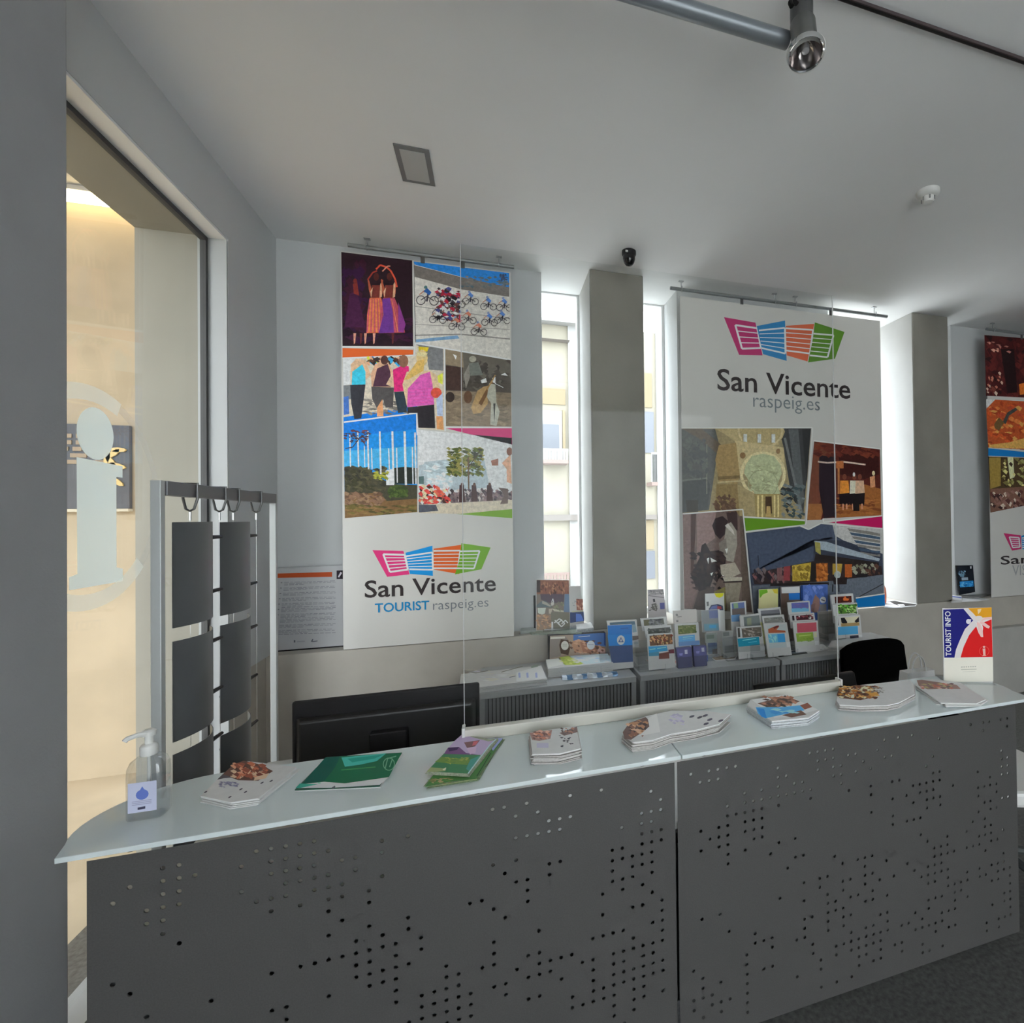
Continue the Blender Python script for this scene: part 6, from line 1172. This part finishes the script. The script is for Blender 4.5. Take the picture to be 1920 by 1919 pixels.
sheetstack('folded_leaflet', 'grey folded leaflet with a dark photo lying beside the open magazine', 'leaflet', zm(HD, [(985, 1060), (865, 985), (1170, 968), (1260, 1015)]), CB, 2, .003, [lambda I: (setattr(I, 't', HD), I.poly([(985, 1056), (870, 988), (1170, 972), (1250, 1014)], (150, 152, 152)), I.poly([(950, 1005), (1150, 985), (1190, 1003), (970, 1024)], (46, 46, 50)))], k=1.6, seed=54)
# crumpled paper
cp = thing('crumpled_paper', 'crumpled white tissue paper lying by the paper pile', 'paper', (2.1, 3.1, CB))
a, b = atZ(1380+1110*.13542, 1080+1000*.13542, CB), atZ(1380+1210*.13542, 1080+1020*.13542, CB)
cx_, cy_ = (a.x+b.x)/2, (a.y+b.y)/2; g = MB(); nn = 11
for j in range(nn):
    for i in range(nn): g.v.append(Vector((cx_-.07+.14*i/(nn-1)+random.uniform(-.006, .006), cy_-.05+.13*j/(nn-1)+random.uniform(-.006, .006), CB+.001+.030*random.random()*(4*(i/(nn-1))*(1-i/(nn-1)))**.5*(4*(j/(nn-1))*(1-j/(nn-1)))**.5)))
for j in range(nn-1):
    for i in range(nn-1): k_ = j*nn+i; g.f.append((k_, k_+1, k_+nn+1, k_+nn)); g.c.append(None)
g.build('tissue', M_PAPER, cp)

# -- ledge by the first window
ZL = .8605
card('book', 'large picture book with brown street photo and white diamonds by the first window', 'book', HE, [(438, 70), (1028, 78), (1050, 985), (432, 990)], ZL+.0145, Y=3.56, tilt=.10, t=.020, edge=M_PAPER, inks=[
    R_(([(445, 75), (1024, 82), (1045, 980), (438, 985)], (110, 100, 92)), ([(445, 75), (1024, 82), (1026, 330), (445, 330)], (122, 78, 62)), ([(445, 80), (510, 80), (510, 300), (445, 300)], (50, 34, 32)), ([(740, 220), (800, 220), (800, 380), (740, 370)], (60, 34, 26)), ([(510, 330), (940, 330), (935, 470), (700, 500), (520, 430)], (70, 56, 66)), ([(950, 330), (1026, 330), (1040, 660), (930, 650)], (92, 110, 134)), ([(530, 460), (600, 450), (700, 530), (720, 570), (440, 570), (440, 530)], (84, 92, 96)), ([(545, 450), (620, 480), (700, 540), (690, 560), (540, 500)], (150, 146, 136)), ([(460, 580), (612, 575), (590, 680), (510, 710), (465, 660)], (176, 180, 170)), ([(720, 590), (930, 630), (930, 655), (760, 640)], (176, 172, 156)), ([(660, 600), (730, 590), (700, 690), (665, 680)], (170, 160, 146)), ([(440, 700), (700, 700), (700, 970), (438, 980)], (134, 112, 96)), ([(700, 660), (930, 660), (1040, 700), (1044, 960), (700, 970)], (104, 100, 88))),
    FK(520, 120, 1010, 320, [(140, 92, 70), (104, 64, 50), (156, 110, 84), (84, 50, 40)], 60, 22, 34), FK(450, 700, 700, 950, [(156, 120, 92), (120, 96, 84), (176, 140, 110)], 40, 34, 22), FK(760, 480, 930, 640, [(124, 124, 100), (100, 98, 84)], 20, 26, 20),
    lambda I: I.line([(715, 470), (735, 410), (748, 470), (745, 520)], 14, (206, 204, 196)).poly([(700, 480), (750, 470), (745, 535), (705, 540)], (176, 172, 166)),
    lambda I: [I.line(L, 20, (204, 206, 190)) for L in ([(760, 850), (850, 775), (900, 800)], [(770, 800), (890, 920)], [(830, 850), (890, 800), (950, 860), (890, 920), (830, 850)], [(890, 870), (960, 800), (1005, 850)])] and I.poly([(710, 830), (740, 830), (742, 970), (706, 975)], (222, 226, 214)).line([(575, 972), (1040, 960)], 14, (206, 220, 214))], snap=False)
ez = thing('book_easel', 'clear acrylic easel tray holding the large picture book', 'easel', (.38, 3.56, ZL))
MB().box(.31, .555, 3.515, 3.64, ZL+.0105, ZL+.0135).build('tray', M_ACRYL, ez); MB().box(.31, .555, 3.512, 3.515, ZL+.0105, ZL+.035).build('front_lip', M_ACRYL, ez)
sheetstack('green_leaflets', 'flat pile of pale green leaflets under the clear easel', 'leaflets', [(998, 1189), (985, 1181), (1040, 1175), (1094, 1180), (1090, 1187)], ZL, 3, .0034, edge=mat('pale_green_paper', (.36, .42, .34), .6, var=.2, vscale=60), jitter=.004, rot=.02, seed=61)
sheetstack('leaflet_strip', 'pale grey leaflet pile lying on the ledge left of the picture book', 'leaflets', [(976, 1184), (979, 1172), (1004, 1172), (1004, 1182)], ZL, 5, .004, jitter=.004, rot=.05, edge=mat('pale_green_paper2', (.48, .52, .49), .6), seed=62)
card('dark_folder', 'narrow dark folder edge standing behind the picture book', 'folder', HE, [(385, 355), (420, 352), (440, 900), (395, 905)], ZL, Y=3.615, tilt=.03, t=.004, face=(40, 40, 42))
card('brochure', 'grey and navy brochure with a red photo standing at the first window', 'brochure', HE, [(1030, 190), (1232, 182), (1300, 840), (1040, 880)], ZL, Y=3.66, tilt=.08, t=.008, face=(150, 148, 146), inks=[R_(([(1040, 660), (1290, 645), (1300, 815), (1045, 850)], (34, 50, 90)), ([(1150, 680), (1240, 690), (1290, 810), (1150, 830)], (70, 100, 170)), ([(1155, 420), (1275, 420), (1282, 620), (1165, 620)], (120, 72, 60)), ([(1075, 640), (1280, 620), (1284, 645), (1078, 662)], (150, 146, 120))), FK(1160, 430, 1278, 615, [(150, 96, 76), (90, 44, 38), (176, 140, 120)], 16, 12, 34), lambda I: I.fleck(1085, 440, 1140, 560, [(110, 112, 112)], 8, 16, 8)])
sheetstack('leaflet_pile', 'blue white pile of leaflets on the ledge against the left pillar', 'leaflets', [(1082, 1180), (1080, 1171), (1108, 1167), (1113, 1177)], ZL, 6, .005, edge=mat('grey_white_edges', (.50, .52, .54), .6, var=.4, vscale=120), cover=M_PAPER, jitter=.004, rot=.03, seed=63)
card('photo_card', 'grey photo card with a dark figure standing at the second window', 'card', HC, [(135, 255), (425, 240), (485, 740), (150, 770)], ZL, Y=3.62, tilt=.06, t=.006, face=(168, 162, 164), inks=[R_(([(150, 262), (420, 245), (428, 330), (160, 350)], (140, 134, 136)), ([(230, 420), (265, 415), (275, 470), (240, 475)], (40, 38, 42)), ([(205, 510), (290, 490), (310, 560), (300, 640), (220, 610)], (92, 88, 84)), ([(355, 490), (440, 485), (445, 600), (365, 605)], (82, 84, 140)), ([(150, 350), (430, 385), (430, 400), (150, 365)], (110, 106, 108))), FK(160, 260, 410, 330, [(120, 116, 118), (176, 170, 170), (100, 96, 98)], 22, 26, 12), FK(160, 540, 330, 640, [(84, 80, 78), (150, 146, 140)], 14, 20, 14)])

# -- ledge right of the middle banner
ob = thing('gift_bag', 'small orange drawstring bag on the ledge right of the middle banner', 'bag', (3.17, 3.62, ZL))
squarish(MB(), [(.86, .001), (1.0, .02), (1.02, .08), (.95, .13), (.70, .165), (.40, .18), (.25, .19)], (3.155, 3.62, ZL), .062, .035, e=.7).build('pouch', mat('orange_cloth', (.66, .17, .09), .6, var=.15, vscale=30, bump=.3, bscale=50), ob, smooth=True)
MB().tube([(3.14, 3.62, ZL+.18), (3.13, 3.615, ZL+.23), (3.12, 3.62, ZL+.25), (3.125, 3.625, ZL+.19)], .003, n=6).build('drawstring', M_DKGREY, ob, smooth=True)
def ink_bw(I):
    I.t = HF; I.poly([(170, 600), (330, 585), (500, 620), (690, 640), (650, 665), (420, 675), (330, 640)], (40, 36, 34)); I.poly([(180, 640), (330, 650), (470, 690), (300, 700), (160, 690)], (206, 212, 220)); I.poly([(370, 640), (470, 640), (500, 665), (400, 670)], (206, 208, 206)); I.poly([(170, 605), (250, 600), (320, 640), (200, 640)], (206, 214, 226))
sheetstack('black_papers', 'black and white printed papers lying under the orange bag', 'papers', zm(HF, [(150, 690), (150, 590), (330, 575), (690, 632), (660, 668), (400, 690)]), ZL, 2, .003, [ink_bw], jitter=.004, edge=M_PAPER, pagename='sheet', k=1.7, seed=71)
tb = card('display_tablet', 'black upright promotional display with blue lettering blocks on the right ledge', 'display', HF, [(1340, 8), (1608, 4), (1645, 440), (1395, 490)], ZL+.012, Y=3.60, tilt=.10, t=.010, edge=M_BLACK, k=1.9, inks=[R_(([(1345, 12), (1604, 8), (1640, 435), (1398, 482)], (22, 26, 34)), ([(1375, 110), (1420, 90), (1470, 130), (1460, 200), (1400, 190)], (90, 120, 140)), ([(1420, 205), (1525, 200), (1530, 245), (1425, 252)], (130, 144, 156)), ([(1390, 270), (1612, 255), (1618, 350), (1400, 365)], (30, 112, 170)), ([(1560, 20), (1585, 18), (1582, 60), (1565, 58)], (196, 196, 190))), FK(1400, 275, 1605, 345, [(90, 156, 196), (20, 84, 140), (60, 136, 186)], 20, 20, 16), FK(1370, 80, 1480, 190, [(60, 80, 100), (120, 150, 170), (34, 44, 56)], 14, 16, 14)], snap=False)
sheetstack('grey_booklet', 'grey booklet under the upright promotional display', 'booklet', zm(HF, [(1400, 510), (1410, 430), (1700, 425), (1865, 480), (1700, 515)]), ZL, 3, .004, edge=mat('grey_paper', (.36, .36, .35), .6), seed=72)
sheetstack('blue_white_leaflets', 'blue and white leaflets on the ledge beside the right pillar', 'leaflets', zm(HF, [(1262, 590), (1262, 470), (1420, 500), (1430, 580)]), ZL, 4, .004, [lambda I: (setattr(I, 't', HF), I.poly([(1265, 520), (1265, 505), (1420, 525), (1420, 545)], (60, 80, 150)))], jitter=.004, rot=.05, edge=M_PAPER, k=1.7, seed=73)
sheetstack('loose_sheets', 'loose white sheets with a black strip at the ledge front under the display', 'papers', zm(HF, [(1430, 600), (1440, 535), (1700, 530), (1880, 560), (1700, 590)]), ZL, 1, .003, [lambda I: (setattr(I, 't', HF), I.poly([(1520, 555), (1680, 545), (1700, 570), (1530, 580)], (36, 36, 38)))], edge=M_PAPER, k=1.7, seed=74)
